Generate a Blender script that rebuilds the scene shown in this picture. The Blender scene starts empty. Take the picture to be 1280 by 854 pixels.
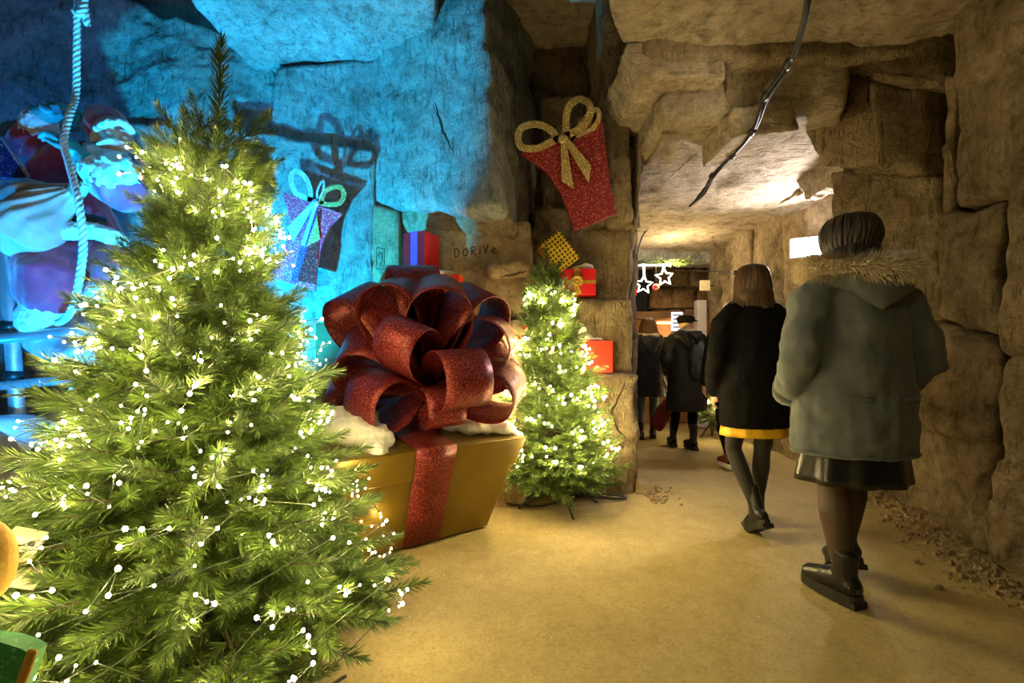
import bpy, bmesh, math, random
from mathutils import Vector, Matrix, noise, Quaternion
from mathutils.bvhtree import BVHTree
random.seed(7)
scene = bpy.context.scene
COL = scene.collection
PI = math.pi
V = Vector

# ------------------------------------------------------------------ camera
FPX = 569.0          # focal length in pixels of the 1280 x 854 frame (16 mm lens)
CAMZ = 1.05
cam_d = bpy.data.cameras.new('camera'); cam = bpy.data.objects.new('camera', cam_d)
COL.objects.link(cam); scene.camera = cam
cam.location = (0, 0, CAMZ); cam.rotation_euler = (PI / 2, 0, 0)
cam_d.sensor_width = 36.0; cam_d.lens = FPX / 1280 * 36.0
cam_d.shift_y = 28.0 / 1280.0
cam_d.clip_start = 0.02; cam_d.clip_end = 60

def P(px, py, Y):
    """world point seen at pixel (px, py) of the photograph, Y metres in front"""
    return V(((px - 640) / FPX * Y, Y, CAMZ - (py - 455) / FPX * Y))

# ------------------------------------------------------------------ world, exposure
w = bpy.data.worlds.new('world'); scene.world = w; w.use_nodes = True
w.node_tree.nodes['Background'].inputs[0].default_value = (0.9, 0.75, 0.5, 1)
w.node_tree.nodes['Background'].inputs[1].default_value = 0.015
scene.view_settings.view_transform = 'Standard'
scene.view_settings.look = 'None'
scene.view_settings.gamma = 1.0
scene.view_settings.use_curve_mapping = False
scene.view_settings.exposure = 0.0

# ------------------------------------------------------------------ lamps of the cave and added fill lights
def lamp(name, kind, loc, energy, color, target=None, size=0.1, angle=90, blend=0.5):
    d = bpy.data.lights.new(name, kind); d.energy = energy; d.color = color
    o = bpy.data.objects.new(name, d); COL.objects.link(o); o.location = loc
    if kind == 'AREA': d.size = size
    else: d.shadow_soft_size = size
    if kind == 'SPOT': d.spot_size = math.radians(angle); d.spot_blend = blend
    if target is not None:
        o.rotation_euler = (V(target) - V(loc)).to_track_quat('-Z', 'Y').to_euler()
    return o
lamp('blue_flood_or_fill', 'SPOT', (-1.95, 2.40, 0.55), 1150, (0.0, 0.53, 1.0), (-1.80, 3.9, 2.65), 0.03, 78, 0.45)
lamp('blue_flood_or_fill', 'SPOT', (-2.25, 2.0, 0.55), 430, (0.0, 0.36, 1.0), (-3.20, 3.7, 2.6), 0.03, 92, 0.45)
lamp('blue_flood_or_fill', 'SPOT', (-4.3, 2.5, 0.4), 320, (0.0, 0.28, 1.0), (-3.2, 4.0, 3.5), 0.05, 80, 0.6)  # added blue fill from out of view for the dark upper left wall
lamp('ceiling_floodlight', 'SPOT', (-0.9, -0.9, 2.9), 56, (1.0, 0.82, 0.38), (0.5, 2.9, 0.3), 0.25, 90, 0.95)  # unseen yellow fill added behind the camera
lamp('niche_fill_light', 'SPOT', (1.75, 2.1, 2.75), 26, (1.0, 0.80, 0.48), (0.35, 4.0, 2.7), 0.06, 62, 0.8)  # added fill for the niche and the rock face beside it, no lamp there
lamp('pillar_uplight', 'SPOT', (1.22, 5.3, 1.1), 85, (1.0, 0.68, 0.16), (1.9, 6.0, 3.0), 0.10, 110, 0.6)
lamp('passage_lamp', 'POINT', (2.3, 6.5, 2.5), 52, (1.0, 0.74, 0.42), None, 0.12)

# ------------------------------------------------------------------ object helpers
def tag(o, label, cat, group=None, kind=None):
    o['label'] = label; o['category'] = cat
    if group: o['group'] = group
    if kind: o['kind'] = kind
    return o
def empty(name, loc=(0, 0, 0), rz=0.0):
    o = bpy.data.objects.new(name, None); COL.objects.link(o)
    o.location = loc; o.rotation_euler = (0, 0, rz); o.empty_display_size = 0.1
    return o
def thing(name, label, cat, loc=(0, 0, 0), rz=0.0, group=None):
    return tag(empty(name, loc, rz), label, cat, group)
def link(name, me, mat=None, parent=None, smooth=True):
    o = bpy.data.objects.new(name, me); COL.objects.link(o)
    if mat is not None:
        for m in (mat if isinstance(mat, (list, tuple)) else [mat]): me.materials.append(m)
    if smooth and len(me.polygons):
        me.polygons.foreach_set('use_smooth', [True] * len(me.polygons))
    if parent is not None: o.parent = parent
    return o

class MB:
    """collects shapes, builds ONE mesh object"""
    def __init__(s): s.v = []; s.f = []; s.mi = []
    def add(s, vs, fs, mi=0):
        n = len(s.v); s.v += [tuple(v) for v in vs]
        s.f += [tuple(i + n for i in f) for f in fs]; s.mi += [mi] * len(fs)
        return s
    def mesh(s, name='m'):
        me = bpy.data.meshes.new(name); me.from_pydata(s.v, [], s.f)
        if any(s.mi): me.polygons.foreach_set('material_index', s.mi)
        me.update(); return me
    def build(s, name, mat, parent=None, smooth=True):
        return link(name, s.mesh(name), mat, parent, smooth)
    def box(s, c, size, R=None, mi=0, taper=1.0):
        vs = []
        for z in (-.5, .5):
            k = taper if z > 0 else 1.0
            for x, y in ((-.5, -.5), (.5, -.5), (.5, .5), (-.5, .5)):
                p = V((x * size[0] * k, y * size[1] * k, z * size[2]))
                vs.append((R @ p if R else p) + V(c))
        return s.add(vs, [(3, 2, 1, 0), (4, 5, 6, 7), (0, 1, 5, 4), (1, 2, 6, 5), (2, 3, 7, 6), (3, 0, 4, 7)], mi)
    def hexa(s, F, B, mi=0):
        vs = list(F) + list(B)
        return s.add(vs, [(0, 1, 2, 3), (7, 6, 5, 4), (0, 4, 5, 1), (1, 5, 6, 2), (2, 6, 7, 3), (3, 7, 4, 0)], mi)
    def tube(s, pts, rad, n=10, side=None, caps=True, mi=0, round_caps=True):
        """sweep along pts; rad: number, or list of numbers / (a, b) pairs; side: direction of a"""
        pts = [V(p) for p in pts]
        if not isinstance(rad, (list, tuple)): rad = [rad] * len(pts)
        rad = [(r if isinstance(r, (tuple, list)) else (r, r)) for r in rad]
        if round_caps and caps and len(pts) > 1:
            def capring(p0, p1, r):
                d = (p0 - p1).normalized(); m = min(r)
                return [(p0 + d * m * math.sin(a), (r[0] * math.cos(a), r[1] * math.cos(a))) for a in (0.5, 1.0, 1.35)]
            st = capring(pts[0], pts[1], rad[0])[::-1]; en = capring(pts[-1], pts[-2], rad[-1])
            pts = [a for a, _ in st] + pts + [a for a, _ in en]
            rad = [b for _, b in st] + rad + [b for _, b in en]
        rings = []; prev = None
        for i, p in enumerate(pts):
            a = pts[max(i - 1, 0)]; b = pts[min(i + 1, len(pts) - 1)]
            t = (b - a).normalized() if (b - a).length > 1e-9 else V((0, 0, 1))
            ref = V(side) if side is not None else (prev if prev is not None else (V((1, 0, 0)) if abs(t.x) < 0.9 else V((0, 1, 0))))
            u = ref - t * ref.dot(t)
            if u.length < 1e-6: u = t.orthogonal()
            u.normalize(); v = t.cross(u); prev = u
            rings.append([p + u * rad[i][0] * math.cos(2 * PI * k / n) + v * rad[i][1] * math.sin(2 * PI * k / n) for k in range(n)])
        vs = [q for r in rings for q in r]; fs = []
        for i in range(len(rings) - 1):
            for k in range(n):
                k2 = (k + 1) % n
                fs.append((i * n + k, i * n + k2, (i + 1) * n + k2, (i + 1) * n + k))
        if caps:
            fs.append(tuple(range(n - 1, -1, -1)))
            fs.append(tuple((len(rings) - 1) * n + k for k in range(n)))
        return s.add(vs, fs, mi)
    def ball(s, c, r, nu=14, nv=9, R=None, mi=0):
        c = V(c); r = r if isinstance(r, (tuple, list)) else (r, r, r)
        vs = [V((0, 0, r[2]))]; fs = []
        for j in range(1, nv):
            th = PI * j / nv
            for k in range(nu):
                ph = 2 * PI * k / nu
                vs.append(V((r[0] * math.sin(th) * math.cos(ph), r[1] * math.sin(th) * math.sin(ph), r[2] * math.cos(th))))
        vs.append(V((0, 0, -r[2])))
        for k in range(nu): fs.append((0, 1 + k, 1 + (k + 1) % nu))
        for j in range(nv - 2):
            for k in range(nu):
                a = 1 + j * nu + k; b = 1 + j * nu + (k + 1) % nu
                fs.append((a, a + nu, b + nu, b))
        o = 1 + (nv - 2) * nu
        for k in range(nu): fs.append((o + (k + 1) % nu, o + k, len(vs) - 1))
        vs = [(R @ v if R else v) + c for v in vs]
        return s.add(vs, fs, mi)
    def poly(s, pts, off, mi=0):
        """extruded flat outline: pts in order, thickness vector off"""
        n = len(pts); a = [V(p) for p in pts]; b = [p + V(off) for p in a]
        fs = [tuple(range(n)), tuple(range(2 * n - 1, n - 1, -1))] + [(i, i + n, (i + 1) % n + n, (i + 1) % n) for i in range(n)]
        return s.add(a + b, fs, mi)

def smooth_path(pts, n=8):
    """Catmull-Rom through points"""
    pts = [V(p) for p in pts]; out = []
    for i in range(len(pts) - 1):
        p0 = pts[max(i - 1, 0)]; p1 = pts[i]; p2 = pts[i + 1]; p3 = pts[min(i + 2, len(pts) - 1)]
        for k in range(n):
            t = k / n
            out.append(0.5 * ((2 * p1) + (p2 - p0) * t + (2 * p0 - 5 * p1 + 4 * p2 - p3) * t * t + (3 * p1 - p0 - 3 * p2 + p3) * t ** 3))
    out.append(pts[-1]); return out

WORK = bpy.data.scenes.new('workbench')      # scratch scene, removed at the end
def blend(mb, voxel=0.012, smooth=4, amp=0.0, freq=9.0, squash=None):
    """join overlapping closed shapes to one continuous surface"""
    me = mb.mesh('tmp'); o = bpy.data.objects.new('tmp', me); WORK.collection.objects.link(o)
    m = o.modifiers.new('r', 'REMESH'); m.mode = 'VOXEL'; m.voxel_size = voxel
    if smooth:
        sm = o.modifiers.new('s', 'SMOOTH'); sm.factor = 0.5; sm.iterations = smooth
    with bpy.context.temp_override(scene=WORK, view_layer=WORK.view_layers[0]):
        dg = bpy.context.evaluated_depsgraph_get()
        out = bpy.data.meshes.new_from_object(o.evaluated_get(dg))
    bpy.data.objects.remove(o); bpy.data.meshes.remove(me)
    if amp:
        nr = [v.normal.copy() for v in out.vertices]; sz = 0.6 if squash is None else squash; flat_ = []
        for v, n_ in zip(out.vertices, nr):
            q = v.co * freq; q.z *= sz
            flat_.extend(v.co + n_ * amp * noise.fractal(q, 0.9, 2.0, 3))
        out.vertices.foreach_set('co', flat_); out.update()
    return out

# ------------------------------------------------------------------ materials
MATS = {}
def new_mat(name):
    m = bpy.data.materials.new(name); m.use_nodes = True
    nt = m.node_tree; return m, nt, nt.nodes['Principled BSDF']
def N(nt, t, **kw):
    n = nt.nodes.new(t)
    for k, v in kw.items():
        if k in n.inputs: n.inputs[k].default_value = v
        else: setattr(n, k, v)
    return n
def ramp(nt, fac, stops):
    r = nt.nodes.new('ShaderNodeValToRGB'); nt.links.new(fac, r.inputs[0])
    el = r.color_ramp.elements
    while len(el) < len(stops): el.new(0.5)
    for e, (p, c) in zip(el, stops): e.position = p; e.color = (*c, 1) if len(c) == 3 else c
    return r
def simple(name, col, rough=0.6, metal=0.0, var=0.12, scale=8.0, bump=0.0, bscale=60.0, sheen=0.0, spec=None):
    """plain surface with a little colour variation and fine relief"""
    m, nt, b = new_mat(name)
    tc = N(nt, 'ShaderNodeTexCoord')
    nz = N(nt, 'ShaderNodeTexNoise', Scale=scale, Detail=4.0); nt.links.new(tc.outputs['Object'], nz.inputs['Vector'])
    lo = tuple(max(c * (1 - var), 0) for c in col); hi = tuple(min(c * (1 + var), 1) for c in col)
    r = ramp(nt, nz.outputs['Fac'], [(0.3, lo), (0.7, hi)])
    nt.links.new(r.outputs[0], b.inputs['Base Color'])
    b.inputs['Roughness'].default_value = rough; b.inputs['Metallic'].default_value = metal
    if spec is not None: b.inputs['Specular IOR Level'].default_value = spec
    if sheen: b.inputs['Sheen Weight'].default_value = sheen
    if bump:
        n2 = N(nt, 'ShaderNodeTexNoise', Scale=bscale, Detail=3.0); nt.links.new(tc.outputs['Object'], n2.inputs['Vector'])
        bp = N(nt, 'ShaderNodeBump', Strength=bump, Distance=0.01); nt.links.new(n2.outputs['Fac'], bp.inputs['Height'])
        nt.links.new(bp.outputs[0], b.inputs['Normal'])
    MATS[name] = m; return m
def glow(name, col, strength):
    m, nt, b = new_mat(name)
    b.inputs['Base Color'].default_value = (*col, 1)
    b.inputs['Emission Color'].default_value = (*col, 1); b.inputs['Emission Strength'].default_value = strength
    MATS[name] = m; return m
def glitter(name, col, fleck, rough=0.45, metal=0.0, scale=260.0, amount=0.78):
    """glitter-coated surface: tiny cells tilted at random, some coloured bright as painted sparkle"""
    m, nt, b = new_mat(name)
    tc = N(nt, 'ShaderNodeTexCoord')
    vo = N(nt, 'ShaderNodeTexVoronoi', Scale=scale); nt.links.new(tc.outputs['Object'], vo.inputs['Vector'])
    sep = N(nt, 'ShaderNodeSeparateColor'); nt.links.new(vo.outputs['Color'], sep.inputs[0])
    r = ramp(nt, sep.outputs[0], [(amount, (0, 0, 0)), (min(amount + 0.06, 1), (1, 1, 1))])
    nz = N(nt, 'ShaderNodeTexNoise', Scale=14.0, Detail=5.0); nt.links.new(tc.outputs['Object'], nz.inputs['Vector'])
    r2 = ramp(nt, nz.outputs['Fac'], [(0.3, tuple(c * 0.75 for c in col)), (0.75, tuple(min(c * 1.2, 1) for c in col))])
    mx = N(nt, 'ShaderNodeMix', data_type='RGBA')
    nt.links.new(r.outputs[0], mx.inputs[0]); nt.links.new(r2.outputs[0], mx.inputs[6]); mx.inputs[7].default_value = (*fleck, 1)
    nt.links.new(mx.outputs[2], b.inputs['Base Color'])
    b.inputs['Roughness'].default_value = rough; b.inputs['Metallic'].default_value = metal
    bp = N(nt, 'ShaderNodeBump', Strength=0.45, Distance=0.004); nt.links.new(sep.outputs[1], bp.inputs['Height'])
    nt.links.new(bp.outputs[0], b.inputs['Normal'])
    MATS[name] = m; return m
def rock_mat(name, cols, dark=(0.05, 0.035, 0.02), tool=0.5, rot=(0.3, 0.7, 0.5), stretch=(34, 34, 7.0), stain=0.5, bumpd=0.05, rough=0.93, lump=7.0, grain=1.0, mottle=0.9):
    """quarried limestone: mottled tone, stains, chisel dashes, lumps and grain in fine relief"""
    m, nt, b = new_mat(name); K_ = nt.links.new
    tc = N(nt, 'ShaderNodeTexCoord'); src = tc.outputs['Object']
    n1 = N(nt, 'ShaderNodeTexNoise', Scale=2.1, Detail=10.0, Roughness=0.66); K_(src, n1.inputs['Vector'])
    r1 = ramp(nt, n1.outputs['Fac'], [(0.30, cols[0]), (0.5, cols[1]), (0.70, cols[2])])
    n2 = N(nt, 'ShaderNodeTexNoise', Scale=2.6, Detail=12.0, Roughness=0.74, Distortion=0.5); K_(src, n2.inputs['Vector'])
    r2 = ramp(nt, n2.outputs['Fac'], [(0.33, (1, 1, 1)), (0.47, (0, 0, 0))])
    st = N(nt, 'ShaderNodeMath', operation='MULTIPLY'); st.inputs[1].default_value = stain; K_(r2.outputs[0], st.inputs[0])
    mx = N(nt, 'ShaderNodeMix', data_type='RGBA'); K_(st.outputs[0], mx.inputs[0]); K_(r1.outputs[0], mx.inputs[6]); mx.inputs[7].default_value = (*dark, 1)
    # chisel dashes
    mp = N(nt, 'ShaderNodeMapping'); mp.inputs['Rotation'].default_value = rot; mp.inputs['Scale'].default_value = stretch; K_(src, mp.inputs['Vector'])
    n3 = N(nt, 'ShaderNodeTexNoise', Scale=1.0, Detail=2.5, Roughness=0.5, Distortion=0.3); K_(mp.outputs[0], n3.inputs['Vector'])
    dash = ramp(nt, n3.outputs['Fac'], [(0.30, (0, 0, 0)), (0.46, (1, 1, 1))])
    # lumps and grain
    n4 = N(nt, 'ShaderNodeTexNoise', Scale=lump, Detail=12.0, Roughness=0.72, Distortion=0.25); K_(src, n4.inputs['Vector'])
    n5 = N(nt, 'ShaderNodeTexNoise', Scale=75.0, Detail=4.0, Roughness=0.6); K_(src, n5.inputs['Vector'])
    a = N(nt, 'ShaderNodeMath', operation='MULTIPLY_ADD'); a.inputs[1].default_value = tool * 0.35; K_(dash.outputs[0], a.inputs[0]); K_(n4.outputs['Fac'], a.inputs[2])
    a2 = N(nt, 'ShaderNodeMath', operation='MULTIPLY_ADD'); a2.inputs[1].default_value = 0.10 * grain; K_(n5.outputs['Fac'], a2.inputs[0]); K_(a.outputs[0], a2.inputs[2])
    bp = N(nt, 'ShaderNodeBump', Strength=1.0, Distance=bumpd); K_(a2.outputs[0], bp.inputs['Height']); K_(bp.outputs[0], b.inputs['Normal'])
    # dashes and grain speckle, darker where the relief is low
    rg_ = ramp(nt, n3.outputs['Fac'], [(0.28, (0.55, 0.52, 0.48)), (0.44, (1, 1, 1))])
    m2 = N(nt, 'ShaderNodeMix', data_type='RGBA', blend_type='MULTIPLY'); m2.inputs[0].default_value = min(1.0, tool * 1.2); K_(mx.outputs[2], m2.inputs[6]); K_(rg_.outputs[0], m2.inputs[7])
    rs = ramp(nt, n5.outputs['Fac'], [(0.32, (0.72, 0.70, 0.66)), (0.55, (1, 1, 1))])
    m3 = N(nt, 'ShaderNodeMix', data_type='RGBA', blend_type='MULTIPLY'); m3.inputs[0].default_value = 0.7 * grain; K_(m2.outputs[2], m3.inputs[6]); K_(rs.outputs[0], m3.inputs[7])
    n6 = N(nt, 'ShaderNodeTexNoise', Scale=11.0, Detail=9.0, Roughness=0.75, Distortion=0.4); K_(src, n6.inputs['Vector'])
    rm = ramp(nt, n6.outputs['Fac'], [(0.34, (0.50, 0.47, 0.43)), (0.52, (0.92, 0.92, 0.92)), (0.68, (1.22, 1.2, 1.16))])
    m4 = N(nt, 'ShaderNodeMix', data_type='RGBA', blend_type='MULTIPLY'); m4.inputs[0].default_value = mottle; K_(m3.outputs[2], m4.inputs[6]); K_(rm.outputs[0], m4.inputs[7])
    K_(m4.outputs[2], b.inputs['Base Color'])
    b.inputs['Roughness'].default_value = rough; b.inputs['Specular IOR Level'].default_value = 0.2
    MATS[name] = m; return m

LIME = rock_mat('limestone', [(0.26, 0.19, 0.115), (0.44, 0.345, 0.22), (0.58, 0.475, 0.33)], stain=0.7, bumpd=0.08)
LIME_S = rock_mat('limestone_sawn', [(0.36, 0.27, 0.16), (0.50, 0.385, 0.23), (0.60, 0.48, 0.31)], tool=0.3, stain=0.35, bumpd=0.04)
LIME_C = rock_mat('limestone_ceiling', [(0.43, 0.34, 0.235), (0.62, 0.52, 0.385), (0.74, 0.64, 0.50)], tool=0.5, rot=(0, 0, 0.45), stretch=(5, 26, 26), stain=0.6, bumpd=0.08)
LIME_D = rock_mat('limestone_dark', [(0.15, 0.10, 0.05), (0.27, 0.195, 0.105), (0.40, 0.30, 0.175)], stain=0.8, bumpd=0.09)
LIME_B = rock_mat('limestone_pale', [(0.30, 0.31, 0.30), (0.43, 0.455, 0.445), (0.54, 0.565, 0.555)], tool=0.6, stain=0.45, bumpd=0.06, rot=(0.5, 0.9, 0.3))
FLOOR = rock_mat('packed_sand', [(0.38, 0.30, 0.14), (0.45, 0.36, 0.175), (0.51, 0.415, 0.215)], tool=0.0, stretch=(4, 4, 4), stain=0.06, bumpd=0.008, lump=9.0, mottle=0.22)
# ================================================================== the cave (setting)
def rock(name, F, B=None, d=0.5, mat=None, parent=None, res=0.042, r=0.030, amp=0.03, freq=2.2, fine=0.010, chip=0.03, dvec=None):
    """a quarried block: hexahedron with front corners F (TL, TR, BR, BL) and back corners B, rounded and weathered"""
    F = [V(p) for p in F]
    if B is None:
        off = V(dvec) if dvec is not None else V((0, d, 0))
        B = [p + off for p in F]
    B = [V(p) for p in B]
    lx = ((F[1] - F[0]).length + (F[2] - F[3]).length) / 2
    lz = ((F[3] - F[0]).length + (F[2] - F[1]).length) / 2
    ly = sum((B[i] - F[i]).length for i in range(4)) / 4
    L = (lx, ly, lz); n = [max(3, min(110, int(a / res))) for a in L]
    rr = min(r, 0.3 * min(L)); idx = {}; vs = []; fs = []
    h = [a / 2 for a in L]
    def vert(i, j, k):
        key = (i, j, k)
        if key in idx: return idx[key]
        p = V(((i / n[0] - .5) * L[0], (j / n[1] - .5) * L[1], (k / n[2] - .5) * L[2]))
        q = V([max(-(h[a] - rr), min(h[a] - rr, p[a])) for a in range(3)])
        dd = p - q
        if dd.length > rr: p = q + dd.normalized() * rr
        u, v, s_ = (p[a] / L[a] + .5 for a in range(3))          # x, depth, z
        top = (F[0].lerp(F[1], u)).lerp(B[0].lerp(B[1], u), v)
        bot = (F[3].lerp(F[2], u)).lerp(B[3].lerp(B[2], u), v)
        wp = bot.lerp(top, s_)
        nv = noise.noise_vector(wp * freq) * amp + noise.noise_vector(wp * freq * 3.1 + V((7, 3, 1))) * amp * 0.45
        nv += noise.noise_vector(wp * freq * 9.0 + V((1, 9, 4))) * fine
        cn = noise.noise(wp * 4.3 + V((5, 5, 5))) + 0.5 * noise.noise(wp * 9.1)          # broken arrises and scoops
        if cn > 0.12:
            ctr = (F[0] + F[1] + F[2] + F[3] + B[0] + B[1] + B[2] + B[3]) / 8
            nv += (ctr - wp).normalized() * chip * min(1.0, (cn - 0.12) * 3.0)
        idx[key] = len(vs); vs.append(wp + nv); return idx[key]
    for a, b_, c in ((0, 2, 1), (0, 1, 2), (1, 2, 0)):
        for side in (0, n[c]):
            for i in range(n[a]):
                for j in range(n[b_]):
                    q = []
                    for di, dj in ((0, 0), (1, 0), (1, 1), (0, 1)):
                        t = [0, 0, 0]; t[a] = i + di; t[b_] = j + dj; t[c] = side
                        q.append(vert(*t))
                    fs.append(q)
    me = bpy.data.meshes.new(name); me.from_pydata(vs, [], fs)
    bm = bmesh.new(); bm.from_mesh(me); bmesh.ops.recalc_face_normals(bm, faces=bm.faces); bm.to_mesh(me); bm.free()
    return link(name, me, mat or LIME, parent)
def px4(*q): return [P(*a) for a in q]
def wbox(x0, x1, y0, y1, z0, z1):
    return ([V((x0, y0, z1)), V((x1, y0, z1)), V((x1, y0, z0)), V((x0, y0, z0))],
            [V((x0, y1, z1)), V((x1, y1, z1)), V((x1, y1, z0)), V((x0, y1, z0))])
def structure(o, label, cat):
    return tag(o, label, cat, kind='structure')

# ---- floor
def make_floor():
    nx, ny = 150, 150; x0, x1, y0, y1 = -6.0, 5.5, -2.0, 9.6
    vs = []; fs = []
    for j in range(ny + 1):
        for i in range(nx + 1):
            x = x0 + (x1 - x0) * i / nx; y = y0 + (y1 - y0) * j / ny
            q = V((x, y, 0)); z = 0.012 * noise.noise(q * 1.1) + 0.005 * noise.noise(q * 4.0) - 0.006
            vs.append((x, y, z))
    for j in range(ny):
        for i in range(nx):
            a = j * (nx + 1) + i; fs.append((a, a + 1, a + nx + 2, a + nx + 1))
    me = bpy.data.meshes.new('floor'); me.from_pydata(vs, [], fs)
    return structure(link('floor', me, FLOOR), 'packed sandy ochre floor of the quarry passage', 'floor')
floor = make_floor()

# ---- left alcove and the middle rock mass
F, B = wbox(-6.2, -0.6, 4.25, 4.7, -0.1, 4.9)
wall_left = structure(rock('wall_left', F, B, mat=LIME_B, res=0.09, amp=0.05), 'rough quarry wall of the blue lit alcove behind the climbing figure', 'wall')
def L(F, **k):
    k.setdefault('parent', wall_left); k.setdefault('mat', LIME_B); return rock('rock_block', F, **k)
L(px4((284, 156, 3.78), (469, 187, 3.78), (458, 650, 3.78), (284, 650, 3.78)), d=0.6, r=0.02, amp=0.012, fine=0.004)
L(px4((343, 84, 3.86), (486, 70, 3.86), (476, 205, 3.86), (338, 180, 3.86)), d=0.5, r=0.015, amp=0.01, fine=0.003)
L(px4((-420, 180, 4.0), (292, 150, 3.90), (292, 650, 3.90), (-420, 650, 4.0)), d=0.5, r=0.05, amp=0.05, fine=0.01)
L(px4((-420, -190, 4.05), (352, 66, 4.0), (346, 168, 3.96), (-420, 215, 4.02)), d=0.5, r=0.04, amp=0.07, fine=0.02, freq=1.7)
MASS = L([P(462, -90, 3.86), P(604, -90, 3.42), P(628, 262, 3.22), P(458, 258, 3.88)],
  B=[P(462, -90, 3.86) + V((0, .7, 0)), V((0.24, 4.3, P(0, -90, 3.42).z)), V((0.24, 4.3, P(0, 262, 3.22).z)), P(458, 258, 3.88) + V((0, .6, 0))],
  r=0.07, amp=0.05, fine=0.014, mat=LIME_B)
L(px4((470, 250, 3.9), (640, 262, 3.42), (650, 292, 3.5), (480, 292, 3.92)), d=0.5, r=0.03, amp=0.03, mat=LIME)
NINE = L(px4((453, 250, 3.80), (499, 262, 3.76), (499, 430, 3.76), (451, 430, 3.80)), d=0.45, r=0.025, amp=0.012, fine=0.004, mat=LIME_S)
DORI = L(px4((524, 286, 3.76), (664, 274, 3.60), (669, 396, 3.60), (524, 396, 3.76)), d=0.6, r=0.04, amp=0.012, fine=0.004, mat=LIME_S)
L(px4((610, 330, 3.56), (664, 322, 3.52), (660, 345, 3.54), (612, 348, 3.57)), d=0.2, r=0.02, amp=0.02, mat=LIME_S)
F, B = wbox(-1.25, 0.12, 3.36, 4.1, -0.1, 1.40); L(F, B=B, r=0.05, amp=0.025, mat=LIME_S)
LEDGE_Z = 1.40

# ---- niche, pillar
F, B = wbox(-0.35, 1.2, 4.30, 4.75, -0.1, 4.9)
wall_back = structure(rock('wall_back', F, B, mat=LIME_D, res=0.07, amp=0.03), 'rough brown quarry wall at the back of the niche over the pillar', 'wall')
def K(F, **k):
    k.setdefault('parent', wall_back); k.setdefault('mat', LIME); return rock('rock_block', F, **k)
K([P(612, -30, 3.45), P(752, -30, 3.45), V((0.84, 4.32, 4.03)), V((0.12, 4.32, 4.03))], dvec=(0, 0.0, 0.5), r=0.04, mat=LIME_C, amp=0.03)
K(px4((749, -60, 3.50), (779, -60, 3.50), (792, 276, 3.62), (767, 276, 3.62)), d=0.7, r=0.03, amp=0.02, mat=LIME, res=0.04)
K(px4((676, 120, 4.22), (756, 112, 4.22), (762, 292, 4.15), (678, 296, 4.2)), d=0.2, r=0.03, amp=0.02)
# little courses of rubble between column and passage
rr = random.Random(3)
rows = [(56, 84), (86, 110), (112, 150), (152, 182), (184, 214), (216, 246), (248, 284)]
for k, (a, b) in enumerate(rows):
    xl = 772 + (a - 56) * 0.055; xr = 812 - max(a - 110, 0) * 0.085
    m = xl + (xr - xl) * rr.uniform(0.35, 0.65)
    for (u0, u1) in ((xl, m - 1), (m + 1, xr)):
        yy = 3.72 + rr.uniform(-0.04, 0.05)
        K(px4((u0, a, yy), (u1, a, yy), (u1, b, yy), (u0, b, yy)), d=0.5, r=0.03, amp=0.03, res=0.04, fine=0.012)
K(px4((803, 106, 3.55), (813, 108, 3.55), (800, 196, 3.6), (796, 290, 3.66)), d=0.25, r=0.015, amp=0.012, res=0.03, mat=LIME_C)
K(px4((818, 116, 3.5), (828, 120, 3.5), (829, 160, 3.52), (814, 182, 3.52)), d=0.25, r=0.015, amp=0.012, res=0.03, mat=LIME_C)
K(px4((660, 286, 3.96), (796, 280, 3.84), (790, 382, 3.84), (660, 392, 3.96)), d=0.7, r=0.05, amp=0.03)
K(px4((664, 258, 3.98), (740, 256, 4.0), (745, 300, 3.98), (664, 296, 3.98)), d=0.4, r=0.05, amp=0.05)
K(px4((724, 372, 3.70), (792, 374, 3.72), (792, 470, 3.72), (722, 470, 3.70)), d=1.0, r=0.035, amp=0.018, res=0.035)
K(px4((655, 374, 3.74), (722, 374, 3.74), (722, 472, 3.74), (655, 472, 3.74)), d=0.8, r=0.04, amp=0.025)
K(px4((722, 468, 3.52), (797, 466, 3.64), (799, 624, 3.72), (716, 624, 3.56)), d=1.1, r=0.06, amp=0.055, freq=3.0, res=0.03)
F, B = wbox(0.10, 0.62, 3.86, 4.4, -0.1, 1.02); K(F, B=B, amp=0.03)
F, B = wbox(0.55, 1.0, 3.9, 4.6, 1.5, 3.2); K(F, B=B, amp=0.03)
F, B = wbox(0.42, 1.0, 4.3, 4.9, -0.1, 3.0); K(F, B=B, amp=0.03)
K([V((1.0, 3.72, 0.16)), V((1.13, 3.76, 0.05)), V((1.20, 3.66, -0.03)), V((0.98, 3.64, -0.03))], d=0.35, r=0.05, amp=0.035, mat=LIME_S, res=0.03)

# ---- right wall
F = [V((2.62, 1.2, 4.2)), V((3.65, 4.2, 4.2)), V((3.65, 4.2, -0.1)), V((2.62, 1.2, -0.1))]
wall_right = structure(rock('wall_right', F, dvec=(0.9, -0.2, 0), mat=LIME, res=0.07, amp=0.06), 'tall rough limestone wall along the right of the passage', 'wall')
def Rk(F, **k):
    k.setdefault('parent', wall_right); k.setdefault('dvec', (0.7, 0.25, 0)); return rock('rock_block', F, **k)
Rk(px4((1186, -120, 2.72), (1302, -170, 2.24), (1292, 236, 2.24), (1184, 268, 2.78)), r=0.10, amp=0.05, freq=1.4)
Rk(px4((1168, 268, 2.86), (1254, 240, 2.45), (1252, 420, 2.43), (1166, 402, 2.92)), r=0.06, amp=0.05, freq=1.8)
Rk(px4((1248, 190, 2.38), (1340, 170, 2.12), (1340, 430, 2.08), (1246, 452, 2.34)), r=0.12, amp=0.07, freq=2.0)
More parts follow.
